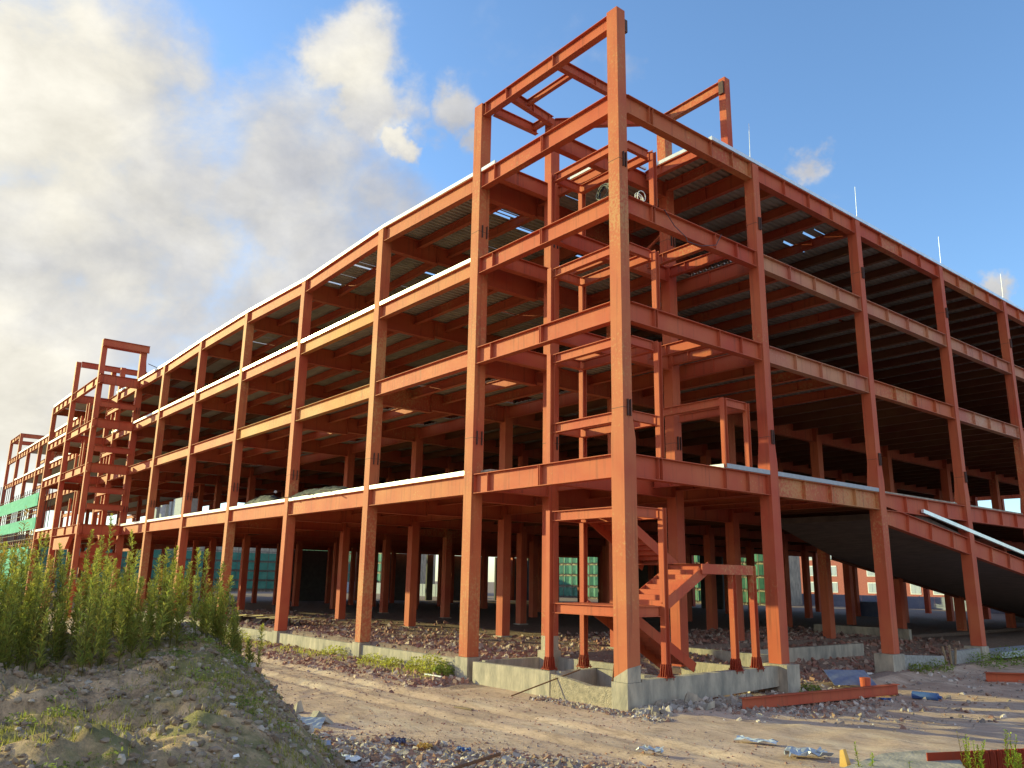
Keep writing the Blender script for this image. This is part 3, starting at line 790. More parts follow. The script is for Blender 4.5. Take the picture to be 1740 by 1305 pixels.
# landings of that stair
for z in (4.6, 8.6, 10.0, 13.5, 17.4):
    gp('landing_beam', M_ST, lambda b: (b.ibeam((-58.4, YF+.4, z), (-58.4, .0, z), .5, .2), b.ibeam((-58.6, -1.1, z), (-63.4, -1.1, z), .4, .2)))
for x, y, z0, z1 in ((-60.5, -1.0, 6.9, 10), (-61.6, -1.0, 6.9, 10.0), (-60.5, -1.0, 12, 13.5), (-61.6, -1.0, 12, 13.5), (-62.6, -1.0, 12, 13.5), (-60.5, -1.0, 15.8, 17.4), (-62.0, -1.0, 15.8, 17.4),
                     (-66.6, -2.2, 6.9, 10.2), (-65.6, -2.2, 6.9, 10.2), (-67.4, -2.4, 6.9, 9.6), (-66.6, -2.2, 12, 14.9), (-65.6, -2.2, 12, 14.9), (-67.4, -2.4, 12, 13.8), (-66.6, -2.2, 15.8, 18.6), (-65.6, -2.2, 15.8, 18.4), (-67.4, -2.4, 15.8, 17.4)):
    gp('post', M_ST, lambda b: b.box(x-.09, x+.09, y-.09, y+.09, z0, z1))
gp('stringer', M_ST, lambda b: (b.bar((-59, YF+.5, 3.4), (-59.2, -.3, 6.0), .06, 1.2), b.bar((-59.4, YF+.4, 1.2), (-59.4, -.3, 4.2), .06, .8)))
gp('ground_fascia', M_ST, lambda b: b.hexa([(-67.5, YF-.02, 4.9), (-62.5, YF-.02, 4.9), (-62.5, YF+.3, 4.9), (-67.5, YF+.3, 4.9), (-67.5, YF-.02, 5.9), (-61.2, YF-.02, 5.9), (-61.2, YF+.3, 5.9), (-67.5, YF+.3, 5.9)]))
# flood light fixed on the tower
FL = thing('floodlight', 'small dark floodlight on an arm fixed to the farther stair tower', 'floodlight', (-58.4, 1.0, 21.0))
b = MB(); b.bar((0, -.4, .3), (0, 1.0, -.1), .05, .05); b.build('arm', M_DARK, FL)
b = MB(); b.box(-.25, .25, .9, 1.15, -.75, -.25); b.tube((0, 1.0, -.1), (0, 1.0, -.3), .03); b.bar((-.3, 1.2, -.5), (.3, 1.2, -.75), .08, .3); b.build('lamp_head', M_DARK, FL)
# third section, far left
K = thing('steel_frame_far_end', 'most distant orange steel frame section with a small roof frame at its left end', 'building frame')
KX = [-86.3, -95, -103.7, -112.4, -121, -129.7]
def kp(name, m, fn): b = MB(); fn(b); return b.build(name, m, K)
for i, x in enumerate(KX):
    kp('column', M_ST, lambda b: b.box(x-.42, x, 0, .42, -.6, 22.9 if i >= 4 else 19.6))
    for y in (8.5, 17): kp('column', M_ST, lambda b: b.box(x-.42, x, y, y+.42, -.6, 19.5 if not (i >= 4 and y < 10) else 22.9))
for z, d in ((6.86, .75), (11.96, .69), (15.78, .67), (19.68, .74)):
    for xa, xb in zip([-77.6]+KX[:-1], KX): kp('edge_beam', M_ST, lambda b: b.ibeam((xa-.4, .2, z), (xb, .2, z), d, .3, [2, 4, 6]))
    kp('joist', M_ST, lambda b: [b.ibeam((-78, y, z-.03), (-129.7, y, z-.03), .5, .22) for y in (4, 8.7, 13, 17)])
    if z < 19: kp('floor_deck', M_GALV, lambda b: b.box(-122, -78, .5, 17.5, z+.005, z+.08))
    else: kp('roof_deck', M_GALV, lambda b: b.box(-118, -78, .5, 17.5, z+.005, z+.08))
    if z > 12: kp('edge_trim', M_TRIM, lambda b: b.box(-120, -78, .0, .25, z+.01, z+.2))
kp('roof_beam', M_ST, lambda b: (b.ibeam((-121, .2, 22.9), (-129.7, .2, 22.9), .6, .3, [2, 4, 6])))
kp('roof_beam', M_ST, lambda b: (b.ibeam((-121.2, .4, 22.9), (-121.2, 8.9, 22.9), .6, .3)))
kp('roof_beam', M_ST, lambda b: (b.ibeam((-129.5, .4, 22.9), (-129.5, 8.9, 22.9), .6, .3)))
# scaffold with green netting in front of it
SC = thing('scaffold', 'tube scaffold with two bands of bright green safety net in front of the distant frame', 'scaffold')
def sc(name, m, fn): b = MB(); fn(b); return b.build(name, m, SC)
def netband(x0, x1, y, z0, z1, rows, name='safety_net', m=M_NET, par=SC):
    b = MB(); n = int(abs(x1-x0)/.75); rr = random.Random(int(z0*10))
    def P(i, j):
        x = x0+(x1-x0)*i/n; z = z0+(z1-z0)*j/rows
        return (x, y+(.12 if i % 2 else -.05)+rr.uniform(-.02, .02), z+(.05 if i % 2 else 0)*(1 if j in (0, rows) else 0))
    g = [[P(i, j) for j in range(rows+1)] for i in range(n+1)]
    for i in range(n):
        for j in range(rows): b.quad(g[i][j], g[i+1][j], g[i+1][j+1], g[i][j+1])
    return b.build(name, m, par)
netband(-78.3, -112, YF, 9.55, 10.9, 2); netband(-77.8, -112, YF, 7.15, 8.35, 2)
netband(-79, -114, YF-.1, .5, 5.4, 4)
sc('guard_rail', M_POLE, lambda b: [b.tube((-77.5, YF+.2, z), (-112, YF+.2, z), .035) for z in (6.3, 6.9, 7.15, 8.9, 9.4, 10.2, 11.2, 5.8, 5.0)])
for k in range(24):
    x = -78-k*1.45
    sc('upright', M_POLE, lambda b: (b.tube((x, YF+.18, -.5), (x, YF+.18, 11.6+(k*.1 if k > 12 else 0)), .04), b.tube((x, YF+1.1, -.5), (x, YF+1.1, 11.4), .04)))

# ------------------------------------------------------------------ more distant surroundings
def netted(x0, x1, y, z1, lab):
    o = thing('netted_building', lab, 'building', (0, 0, 0))
    b = MB(); b.box(x0, x1, y, y+8, -.6, z1); b.build('wall', M_CONC, o)
    n = int(z1/1.9)
    for k in range(n):
        netband(x0, x1, y-.5, .3+k*1.9, .3+k*1.9+1.45, 2, 'safety_net', M_NETD if k >= 1 else M_NET2, o)
    b = MB()
    for k in range(int((x1-x0)/2.2)+1): b.tube((x0+k*2.2, y-.7, -.6), (x0+k*2.2, y-.7, z1), .05)
    for k in range(n+1): b.tube((x0, y-.65, .2+k*1.9), (x1, y-.65, .2+k*1.9), .05)
    b.build('scaffold_tubes', M_POLE, o)
netted(-190, -120, 66, 10.5, 'building wrapped in bright green net seen through the ground floor far left')
def netted_side(x, y0, y1, z1, lab):
    o = thing('netted_building', lab, 'building', (0, 0, 0))
    b = MB(); b.box(x-10, x, y0, y1, -.6, z1); b.build('wall', M_CONC, o)
    b = MB(); n = int((y1-y0)/1.2); rr = random.Random(3)
    for k in range(int(z1/1.9)):
        z0 = .3+k*1.9
        for i in range(n):
            ya, yb = y0+(y1-y0)*i/n, y0+(y1-y0)*(i+1)/n; d0, d1 = (.5, .75) if i % 2 else (.75, .5)
            b.quad((x+d0, ya, z0), (x+d1, yb, z0), (x+d1, yb, z0+1.5), (x+d0, ya, z0+1.5))
    b.build('safety_net', M_NETD, o)
    b = MB()
    for k in range(int((y1-y0)/2.2)+1): b.tube((x+.9, y0+k*2.2, -.6), (x+.9, y0+k*2.2, z1), .05)
    for k in range(int(z1/1.9)+1): b.tube((x+.85, y0, .2+k*1.9), (x+.85, y1, .2+k*1.9), .05)
    b.build('scaffold_tubes', M_POLE, o)
netted_side(-152, -20, 60, 9.4, 'long green netted building closing the view behind the farthest frame section')
netted(-106, -79, 84, 9.5, 'green netted block seen between the ground floor columns left of the corner')
netted(-72, -51, 84, 9.5, 'green netted scaffold block seen beside the stair between the columns')
def brickb(x0, x1, y0, y1, z1, lab, nw, floors):
    o = thing('brick_building', lab, 'building', (0, 0, 0))
    b = MB(); b.box(x0, x1, y0, y1, -.6, z1); b.build('wall', M_BRICK, o)
    b = MB(); b.box(x0-.3, x1+.3, y0-.3, y1+.3, z1+.002, z1+.5); b.build('roof', M_GREY, o)
    for f in range(floors):
        for k in range(nw):
            x = x0+(x1-x0)*(k+.5)/nw; z = 1.6+f*3.1
            w = MB(); w.box(x-.95, x+.95, y0-.06, y0-.003, z-.1, z+1.9); fr = w.build('window', M_WHITE, o)
            w = MB(); w.box(x-.8, x-.05, y0-.10, y0-.062, z+.05, z+1.75); w.box(x+.05, x+.8, y0-.10, y0-.062, z+.05, z+1.75); w.build('pane', M_WIN, fr)
    return o
brickb(-34, 8, 128, 142, 10.4, 'long red brick building with white windows seen behind the right side columns', 11, 3)
brickb(-80, -44, 134, 148, 10.4, 'red brick building with pale windows far behind the middle of the ground floor', 9, 3)
def fence(x0, x1, y, lab, m, h=2.2):
    o = thing('site_fence', lab, 'fence')
    b = MB(); n = int((x1-x0)/1.0)
    for k in range(n):
        xa = x0+(x1-x0)*k/n; xb = x0+(x1-x0)*(k+1)/n
        b.box(xa+.01, xb-.01, y+(.04 if k % 2 else 0), y+.05+(.04 if k % 2 else 0), -.5, h-.6)
    b.build('panel', m, o)
    b = MB()
    for k in range(0, n+1, 3): b.box(x0+k-.05, x0+k+.05, y+.11, y+.2, -.5, h-.5)
    b.build('fence_posts', M_GREY, o)
M_FENCE = mat('fence_sheet', (.24, .27, .38), .6, .1, (.32, .34, .44), 1.5)
fence(-24, 6, 88, 'pale blue grey sheet fence seen under the ramp', M_FENCE)
fence(-68, -26, 94, 'blue grey sheet fence running behind the middle ground floor columns', M_FENCE)
fence(-150, -85, 60, 'grey sheet fence behind the left ground floor columns', M_GREY, 2.6)
# second orange frame seen through the right side above the ramp
Q = thing('small_steel_frame', 'sunlit orange steel frame with white edged decks behind the ramp', 'building frame')
def qp(name, m, fn): b = MB(); fn(b); return b.build(name, m, Q)
for x in (-27, -21, -15, -9):
    for y in (78, 86): qp('column', M_ST, lambda b: b.box(x, x+.5, y, y+.5, -.6, 16.3))
for z in (7.2, 10.2, 13, 16):
    qp('edge_beam', M_ST, lambda b: b.ibeam((-27, 78, z), (-8.5, 78, z), .8, .3, [1.5*k for k in range(1, 12)]))
    qp('edge_trim', M_TRIM, lambda b: b.box(-27.5, -8.5, 77.7, 78, z+.02, z+.3))
    qp('floor_deck', M_GALV, lambda b: b.box(-27.5, -8.5, 78.2, 86, z+.3, z+.4))
# trees behind
def tree(x, y, h, r, lab, seed):
    o = thing('tree', lab, 'tree', (x, y, -.6)); rr = random.Random(seed)
    b = MB(); b.tube((0, 0, 0), (0, 0, h*.55), .22, 8, .12)
    for k in range(6):
        a = rr.uniform(0, 6.28); b.tube((0, 0, h*(.3+.04*k)), (math.cos(a)*r*.6, math.sin(a)*r*.6, h*(.55+.05*k)), .08, 6, .03)
    b.build('trunk', M_TIMB, o)
    c = MB()
    cl = [(rr.uniform(-r, r)*.7, rr.uniform(-r, r)*.7, h*.35+rr.random()*h*.6, rr.uniform(.4, .9)*r*.5) for _ in range(16)]
    for _ in range(2600):
        cx, cy, cz, cr = rr.choice(cl); v = Vector((rr.gauss(0, 1), rr.gauss(0, 1), rr.gauss(0, 1))).normalized()*cr*rr.uniform(.6, 1.05)
        p = Vector((cx, cy, cz))+v; q = Vector((rr.uniform(-1, 1), rr.uniform(-1, 1), rr.uniform(-1, 1)))*.16
        q2 = Vector((rr.uniform(-1, 1), rr.uniform(-1, 1), rr.uniform(-1, 1)))*.16; g = rr.uniform(.6, 1.2)
        c.tri(tuple(p), tuple(p+q), tuple(p+q2), (g, g, g*.9))
    c.build('crown', M_LEAF, o)
tree(-19.5, 90, 5.2, 2.6, 'dark green bushy tree behind the sheet fence, under the brick building', 1)
tree(-15.5, 92, 4.2, 2.4, 'smaller dark green tree right of the bushy one behind the fence', 2)
tree(-6, 95, 3.6, 2.2, 'low green tree seen under the ramp slope', 3)

# ------------------------------------------------------------------ stones and rubble
PHI = 1.618
ICO = [Vector(p).normalized() for p in ((-1, PHI, 0), (1, PHI, 0), (-1, -PHI, 0), (1, -PHI, 0), (0, -1, PHI), (0, 1, PHI), (0, -1, -PHI), (0, 1, -PHI), (PHI, 0, -1), (PHI, 0, 1), (-PHI, 0, -1), (-PHI, 0, 1))]
ICF = ((0, 11, 5), (0, 5, 1), (0, 1, 7), (0, 7, 10), (0, 10, 11), (1, 5, 9), (5, 11, 4), (11, 10, 2), (10, 7, 6), (7, 1, 8), (3, 9, 4), (3, 4, 2), (3, 2, 6), (3, 6, 8), (3, 8, 9), (4, 9, 5), (2, 4, 11), (6, 2, 10), (8, 6, 7), (9, 8, 1))
def pebble(b, x, y, z, s, rr, tint, flat=.6):
    a = rr.uniform(0, 6.28); ca, sa = math.cos(a), math.sin(a); i = len(b.v)
    sx, sy, sz = .55*s*rr.uniform(.8, 1.4), .55*s*rr.uniform(.6, 1.0), .6*s*flat*rr.uniform(.6, 1.2)
    for p in ICO:
        k = rr.uniform(.68, 1.12); px, py = p.x*sx*k, p.y*sy*k
        b.v.append((x+px*ca-py*sa, y+px*sa+py*ca, z+p.z*sz*k)); b.c.append(tint)
    for f in ICF: b.f.append((i+f[0], i+f[1], i+f[2]))
def stone(b, x, y, z, s, rr, tint, flat=.6):
    a = rr.uniform(0, 6.28); ca, sa = math.cos(a), math.sin(a)
    sx, sy, sz = s*rr.uniform(.6, 1.3), s*rr.uniform(.5, 1.0), s*flat*rr.uniform(.5, 1.2)
    tx, ty = rr.uniform(-.5, .5), rr.uniform(-.5, .5)
    P = []
    for zz in (-.5, .5):
        k = 1 if zz < 0 else rr.uniform(.5, .9)
        for (px, py) in ((-.5, -.5), (.5, -.5), (.5, .5), (-.5, .5)):
            qx = px*sx*k+rr.uniform(-.13, .13)*s; qy = py*sy*k+rr.uniform(-.13, .13)*s; qz = zz*sz+rr.uniform(-.12, .12)*s+tx*px*sx+ty*py*sy
            P.append((x+qx*ca-qy*sa, y+qx*sa+qy*ca, z+qz))
    b.hexa(P, tint)
TINTS = [(1, .98, .95), (1.25, 1.2, 1.15), (.75, .55, .48), (.9, .55, .42), (.6, .56, .55), (.8, .72, .66), (1.5, 1.5, 1.5), (.7, .45, .38), (.55, .5, .5)]
HT = [(.75, .62, .48), (.6, .50, .40), (.8, .72, .6), (.5, .42, .33), (.68, .56, .44), (.62, .5, .38), (1.1, 1.05, .95)]
GTINTS = [(.9, .9, .9), (1.1, 1.07, 1.0), (.7, .68, .66), (.8, .76, .7), (1.3, 1.28, 1.22)]
RTINTS = [(.85, .48, .42), (.72, .38, .34), (.95, .62, .55), (1.0, .82, .74), (.6, .42, .40), (.9, .52, .42), (.75, .44, .36), (1.25, 1.1, 1.0)]
def scatter(name, n, fn, smin, smax, tints, seed, flat=.6, fnc=None):
    rr = random.Random(seed); b = MB(); k = 0; tries = 0
    while k < n and tries < n*8:
        tries += 1
        p = fn(rr)
        if p is None: continue
        x, y = p[:2]; s = smin+(smax-smin)*rr.random()**4.5
        (fnc or stone)(b, x, y, ground_z(x, y)+s*.12, s, rr, rr.choice(tints), flat); k += 1
    return kind(b.build(name, M_STONE), 'stuff')
def f_strip(rr): return (-7.5-rr.random()**1.3*50, rr.uniform(-1.9, -.1)) if rr.random() < .8 else (-7.5-rr.random()*30, rr.gauss(-2.0, .5))
scatter('rubble_strip', 6500, f_strip, .03, .22, RTINTS, 11, .5)
def f_in(rr): return (rr.uniform(-50, -7.6), .34+abs(rr.gauss(0, 3.9)))
scatter('brick_rubble', 12000, f_in, .05, .30, RTINTS, 12, .5)
def f_in2(rr): return (rr.uniform(-7.4, -.5), rr.uniform(3.8, 14))
scatter('brick_rubble', 1800, f_in2, .05, .28, RTINTS, 13, .5)
def f_in3(rr): return (rr.uniform(-16, -.9), rr.uniform(8.6, 34))
scatter('dark_rubble', 7000, f_in3, .05, .34, RTINTS, 23, .5)
def f_front(rr):
    s = rr.uniform(14.5, 21.5)
    t = rr.uniform(-6.0, 4.5)
    lim = 18.2-.45*t if t < 0 else 18.2-.42*t
    lim += rr.gauss(0, .55)
    if s > lim: return None
    return xy(s, t)
scatter('debris_field', 16000, f_front, .025, .20, TINTS, 14, .35)
scatter('debris_field', 12000, f_front, .02, .12, TINTS, 34, .5, pebble)
def f_right(rr):
    return (rr.uniform(-.2, 6.5), rr.uniform(3, 22)) if rr.random() < .3 else (rr.gauss(1.8, 1.0), rr.gauss(6.3, 2.0))
scatter('debris_field', 3600, f_right, .03, .20, TINTS, 15, .5)
def f_pit(rr): return (rr.uniform(-3.5, 2.0), -.25-abs(rr.gauss(0, .28)))
scatter('rubble_strip', 1500, f_pit, .02, .14, TINTS, 16)
def f_pit2(rr): return (.15+abs(rr.gauss(0, .5)), rr.uniform(-.3, 5.5))
scatter('rubble_strip', 1200, f_pit2, .03, .30, GTINTS, 17)
def f_heap(rr):
    s = rr.uniform(6.5, 20); t = rr.uniform(-14, 0)
    x, y = xy(s, t)
    return (x, y) if heap(x, y) > .25 else None
scatter('heap_stones', 34000, f_heap, .012, .12, HT, 18, .75, pebble)
def f_heapr(rr):
    s = rr.uniform(13, 24); t = rr.uniform(-9, -2); x, y = xy(s, t); h = heap(x, y)
    return (x, y) if .02 < h < .9 else None
scatter('heap_stones', 5200, f_heapr, .03, .26, HT, 19, .65, pebble)
def f_road(rr): return (rr.uniform(-25, 12), rr.uniform(-9, -1)) 
scatter('road_gravel', 14000, f_road, .01, .06, RTINTS, 20, .4)
def f_edge(rr):
    s = rr.uniform(16, 23); t = rr.uniform(-8, 4); lim = (18.6-.45*t if t < 0 else 18.6-.42*t)+abs(rr.gauss(0, .9))
    return xy(s, t) if s < lim else None
scatter('debris_edge', 7000, f_edge, .015, .09, RTINTS, 44, .4)

# larger single stones and rubbish
def at(u, v, z):
    d = fw*1382.32+r2*(u-870)-u2*(v-652.5); k = (z-CAM.z)/d.z; return CAM+d*k
def place(u, v, z0=-.7):
    z = z0
    for _ in range(8):
        p = at(u, v, z); z = .5*z+.5*ground_z(p.x, p.y)
    return at(u, v, z)
def chunk(u, v, s, lab, name='concrete_chunk', m=M_CONC, seed=1, flat=.6, z0=-.7):
    p = place(u, v, z0); b = MB(); rr = random.Random(seed); stone(b, 0, 0, s*.2, s, rr, None, flat)
    o = b.build(name, m); o.location = p; return tag(o, lab, 'stone' if 'chunk' in name else 'rubbish')
chunk(1205, 1205, .38, 'large pale stone in the rubble below the long concrete beam', seed=3)
chunk(1175, 1198, .42, 'sandy concrete lump resting against the foot of the long concrete beam', seed=5)
chunk(1118, 1203, .30, 'small grey lump at the corner of the pit beam', seed=6)
chunk(550, 1230, .55, 'flat broken concrete piece on the flank of the soil heap', seed=8, flat=.35)
chunk(505, 1210, .4, 'grey block half sunk in the right foot of the heap', seed=9)
chunk(60, 1157, .12, 'rounded grey stone on the crest of the heap at far left', seed=10, z0=1.5)
chunk(130, 1160, .13, 'light stone on the heap crest beside low green leaves', seed=11, z0=1.5)
chunk(400, 1290, .08, 'white stone near the bottom edge of the grassy heap', seed=12, z0=1.0, m=M_WHITE)
def sheet(u, v, w, l, rot, lab, m, name, crum=.05, z0=-.7, cat='rubbish', tilt=0, n=7, seed=0, lift=.05):
    p = place(u, v, z0); rr = random.Random(seed+int(u)); b = MB(); g = []
    for i in range(n+1):
        row = []
        for j in range(n+1):
            x = (i/n-.5)*l; y = (j/n-.5)*w
            row.append((x*math.cos(rot)-y*math.sin(rot)+rr.uniform(-1, 1)*crum*.4, x*math.sin(rot)+y*math.cos(rot)+rr.uniform(-1, 1)*crum*.4, lift+rr.random()*crum+tilt*(j/n)))
        g.append(row)
    for i in range(n):
        for j in range(n): b.quad(g[i][j], g[i+1][j], g[i+1][j+1], g[i][j+1])
    o = b.build(name, m); o.location = p
    md = o.modifiers.new('t', 'SOLIDIFY'); md.thickness = .006
    return tag(o, lab, cat)
M_FOIL = mat('foil', (.36, .39, .44), .45, .3, (.55, .57, .60), 8)
M_BAG = mat('blue_bag', (.38, .44, .52), .5, 0, (.62, .64, .66), 7)
sheet(1285, 1264, .25, .95, .4, 'crumpled white and blue plastic sheet lying on the road', M_BAG, 'plastic_sheet', .09)
sheet(1370, 1288, .5, .9, .9, 'crumpled silver foil near the lower right concrete slab', M_FOIL, 'foil_sheet', .16)
sheet(1105, 1282, .3, .5, .5, 'small crumpled pale bag in the debris', M_FOIL, 'plastic_bag', .12)
sheet(1445, 1167, .9, 1.6, .95, 'slate blue corrugated board leaning over the long orange beam', M_SLATE, 'board', .02, tilt=.45, n=4, z0=-.8, lift=.1)
sheet(590, 1296, .30, .55, .5, 'white torn sheet at the bottom of the debris heap', M_WHITE, 'torn_sheet', .08)
sheet(537, 1290, .22, .6, 1.4, 'pale blue grey slab standing in the debris by the heap', M_FENCE, 'slab_piece', .03, tilt=.25)
sheet(525, 1240, .35, .7, .8, 'light concrete sheet stuck in the rubble right of the heap', M_GREY, 'slab_piece', .03, tilt=.2)
sheet(675, 1267, .25, .35, .3, 'dark blue plastic bag in the middle of the debris', mat('navy_bag', (.06, .065, .14), .6), 'plastic_bag', .12)
sheet(788, 1280, .18, .3, .3, 'blue wrapper in the debris below the dirt road', M_BLUE, 'wrapper', .08)
sheet(722, 1276, .22, .28, .3, 'pale yellow scrap in the debris', M_YEL, 'foam_scrap', .14)
sheet(1505, 1192, .15, .35, .3, 'blue scrap below the end of the long orange beam', M_BLUE, 'wrapper', .08)
sheet(1330, 1160, .5, .9, .5, 'faded red board behind the long orange beam', mat('red_board', (.40, .16, .13), .8), 'board', .04, tilt=.12)
sheet(1495, 1150, .2, .9, .2, 'white bent plastic strip on the ground before the footing', M_WHITE, 'plastic_strip', .1)
# blue bottle like pack
p = place(1572, 1189); b = MB(); b.tube((-.42, 0, .12), (.42, .1, .12), .13, 10); b.tube((.42, .1, .12), (.52, .11, .12), .05, 8)
o = b.build('plastic_bottle', M_BLUE); o.location = p; tag(o, 'large blue plastic bottle lying on the debris right of the orange beam', 'bottle')
# beams lying on the ground
pa, pb = place(1262, 1206), place(1526, 1181)
pa.z += .02; pb.z += .05
LB = thing('loose_steel_beam', 'long orange steel beam lying on the debris in front of the right side', 'steel beam', pa)
d = pb-pa
b = MB(); b.bar((0, 0, .14), (d.x, d.y, d.z+.16), .02, .30); b.build('web', M_ST, LB)
b = MB(); b.bar((0, 0, .30), (d.x, d.y, d.z+.32), .22, .02); b.bar((-.1, 0, -.02), (d.x, d.y, d.z), .22, .02); b.build('flange', M_ST, LB)
p = place(1472, 1180); p.z += .22
b = MB(); b.tube((0, 0, 0), (0, 0, .36), .17, 16, .19); o = b.build('steel_bucket', M_ST, smooth=False); o.location = p; tag(o, 'short orange pipe stub standing on the long lying beam', 'pipe stub')
pa = place(1676, 1158); b = MB(); b.ibeam((0, 0, .35), (5.5, 4.2, .42), .34, .3); o = b.build('loose_steel_beam', M_ST); o.location = pa; tag(o, 'orange steel beam lying in the weeds at the right edge', 'steel beam')
# silver sheet bundle
pa = at(1690, 1122, -.3)
b = MB(); b.box(-.6, .8, 0, 7, 0, .28); o = b.build('metal_sheet_stack', M_FOIL); o.location = (-.3, 25.6, -.38); tag(o, 'stack of shiny silver deck sheets beside the white footing', 'sheet stack')
# leaning bars at the pit
b = MB(); b.tube((-4.15, -1.0, -.72), (-2.5, .5, .16), .022); tag(b.build('rebar', M_RUST), 'rusty bar leaning up onto the broken pit wall', 'bar')
b = MB(); b.tube((-2.55, 2.1, .2), (-1.3, .6, -.85), .03); tag(b.build('rebar', M_RUST), 'rusty bar standing in the dark pit behind the broken wall', 'bar')
pa, pb = at(765, 1308, -.35), at(850, 1281, -.25)
b = MB(); b.tube(tuple(pa), tuple(pb), .03); tag(b.build('rebar', M_RUST), 'dark rusty bar lying over the debris at the bottom edge', 'bar')
p = place(785, 1205); b = MB(); b.bar((-.35, 0, .03), (.35, .12, .03), .12, .03); o = b.build('wood_scrap', M_TIMB); o.location = p; tag(o, 'dark wood scrap lying on the bare dirt road', 'plank')
p = place(735, 1150); b = MB(); b.bar((-.5, 0, .05), (.5, .05, .05), .08, .04); o = b.build('wood_scrap', M_WHITE); o.location = p; tag(o, 'pale thin lath on the rubble strip before the plinth wall', 'plank')
for k, (y, z, tz) in enumerate(((20.9, -.9, .3), (21.2, -1, .35), (21.45, -.95, .22))):
    b = MB(); b.tube((.02, y, z), (-.1+.1*k, y+.15*(k-1), tz), .05); tag(b.build('broken_stake', M_TIMB), ['left leaning', 'upright middle', 'right short'][k]+' dark wooden stake in the gap of the block wall', 'stake', 'stakes in the wall gap')
# yellow boards pile in the frame
for k in range(5):
    b = MB(); b.hexa([(0, 0, 0), (2.2, .2, .05), (2.3, 1.0, .05), (0, .9, 0), (0, 0, .06), (2.2, .2, .11), (2.3, 1.0, .11), (0, .9, .06)])
    o = b.build('straw_board', M_STRAW); o.location = (-36.5+k*1.5, 1.9+.25*k, .32+.03*(k % 2)); o.rotation_euler = (0, R(-3), R(6*k)); 
    tag(o, ['leftmost', 'second', 'middle', 'fourth', 'rightmost'][k]+' of the yellow boards laid over the dark pile in the ground floor', 'board', 'yellow boards')
b = MB()
rr = random.Random(4)
for k in range(26): stone(b, rr.uniform(-37, -29), rr.uniform(1.8, 3.4), .18, rr.uniform(.3, .6), rr, (.25, .2, .2))
kind(b.build('dark_rubble_pile', M_STONE), 'stuff')
# grey block pallets on the first floor
for k, (x, y, w, h) in enumerate(((-52.2, 1.3, 1.5, 1.15), (-49.9, 1.3, .5, 1.3), (-48.9, 1.3, 2.0, 1.45), (-55.4, 1.4, 1.9, 1.1))):
    o = thing('block_pallet', ['pale grey block stack between the last two visible facade columns', 'narrow slice of grey blocks beside the tall block stack', 'tallest grey block stack on the first floor left of the fifth column', 'grey block stack nearest the farther stair tower'][k], 'pallet', (x, y, 7.03), 'pallets of grey blocks on the first floor')
    b = MB(); b.box(0, w, 0, 1.2, .14, .14+h); b.build('block_stack', M_GREY, o)
    b = MB()
    for q in (0, .5, 1.0): b.box(0, w, q, q+.12, 0, .138)
    b.build('pallet_base', M_TIMB, o)
# black tarps on the first floor edge
def lump(x0, x1, y0, y1, z0, h, lab, m, seed, name='tarp_bundle'):
    rr = random.Random(seed); n, k = 18, 6; b = MB(); g = []
    for i in range(n+1):
        row = []
        for j in range(k+1):
            fx = i/n; fy = j/k
            z = z0+h*(math.sin(math.pi*min(1, max(0, fx)))**.6*.7+.3*rr.random())*math.sin(math.pi*fy)**.7
            row.append((x0+(x1-x0)*fx, y0+(y1-y0)*fy+rr.uniform(-.03, .03), z if 0 < j < k and 0 < i < n else z0))
        g.append(row)
    for i in range(n):
        for j in range(k): b.quad(g[i][j], g[i+1][j], g[i+1][j+1], g[i][j+1])
    b.quad((x0, y0, z0), (x0, y1, z0), (x1, y1, z0), (x1, y0, z0))
    return tag(b.build(name, m), lab, 'tarp')
lump(-25.2, -18.6, .0, .9, 7.03, .42, 'black tarp bundle lying on the slab edge right of the third facade column', M_BLACK, 1)
lump(-31.8, -27.2, .15, 1.2, 7.03, .55, 'black tarp heap on the slab edge left of the third facade column', M_BLACK, 2)
for k, (x, ln) in enumerate(((-24.6, .55), (-22.4, .4), (-21.9, .35), (-19.9, .9))):
    b = MB(); b.bar((x, .6, 7.1), (x+.1, -.55*ln-.1, 7.02), .12, .03); tag(b.build('plank_end', M_TIMB), ['leftmost', 'second', 'third', 'rightmost'][k]+' plank end poking out under the black tarp on the slab edge', 'plank', 'plank ends under the tarp')
for k, x in enumerate((-31.6, -31.0, -30.3, -27.3)):
    b = MB(); rr = random.Random(k); pebble(b, 0, 0, .1, .2, rr, None, .9); o = b.build('white_sack', M_GREY); o.location = (x, .35, 7.04+(.45 if k == 3 else 0)); tag(o, ['leftmost', 'second', 'third', 'high right'][k]+' small white sack by the black tarp heap', 'sack', 'white sacks by the tarp')
# coils on the corner bay beams
def coil(c, r, n, m, lab, ax, seed):
    rr = random.Random(seed); o_ = MB()
    for k in range(n):
        rad = r*rr.uniform(.75, 1.05); off = rr.uniform(-.1, .1); tl = rr.uniform(-.25, .25); pts = []
        for q in range(15):
            a = 6.283*q/14; pts.append((off+tl*math.sin(a)*rad, math.cos(a)*rad, rad+math.sin(a)*rad*.95))
        for q in range(14):
            if ax == 'x': P0, P1 = (pts[q][1], pts[q][0], pts[q][2]), (pts[q+1][1], pts[q+1][0], pts[q+1][2])
            else: P0, P1 = pts[q], pts[q+1]
            o_.tube(P0, P1, .012, 4)
    o = o_.build('cable_coil', m); o.location = c; return tag(o, lab, 'cable coil')
coil((-.95, .22, 15.79), .34, 12, M_CAB, 'black cable coil hanging against the corner column on the upper beam', 'x', 3)
coil((-.2, 1.25, 15.79), .20, 7, M_WHITE, 'white cable coil lying on the upper right beam near the corner column', 'y', 4)
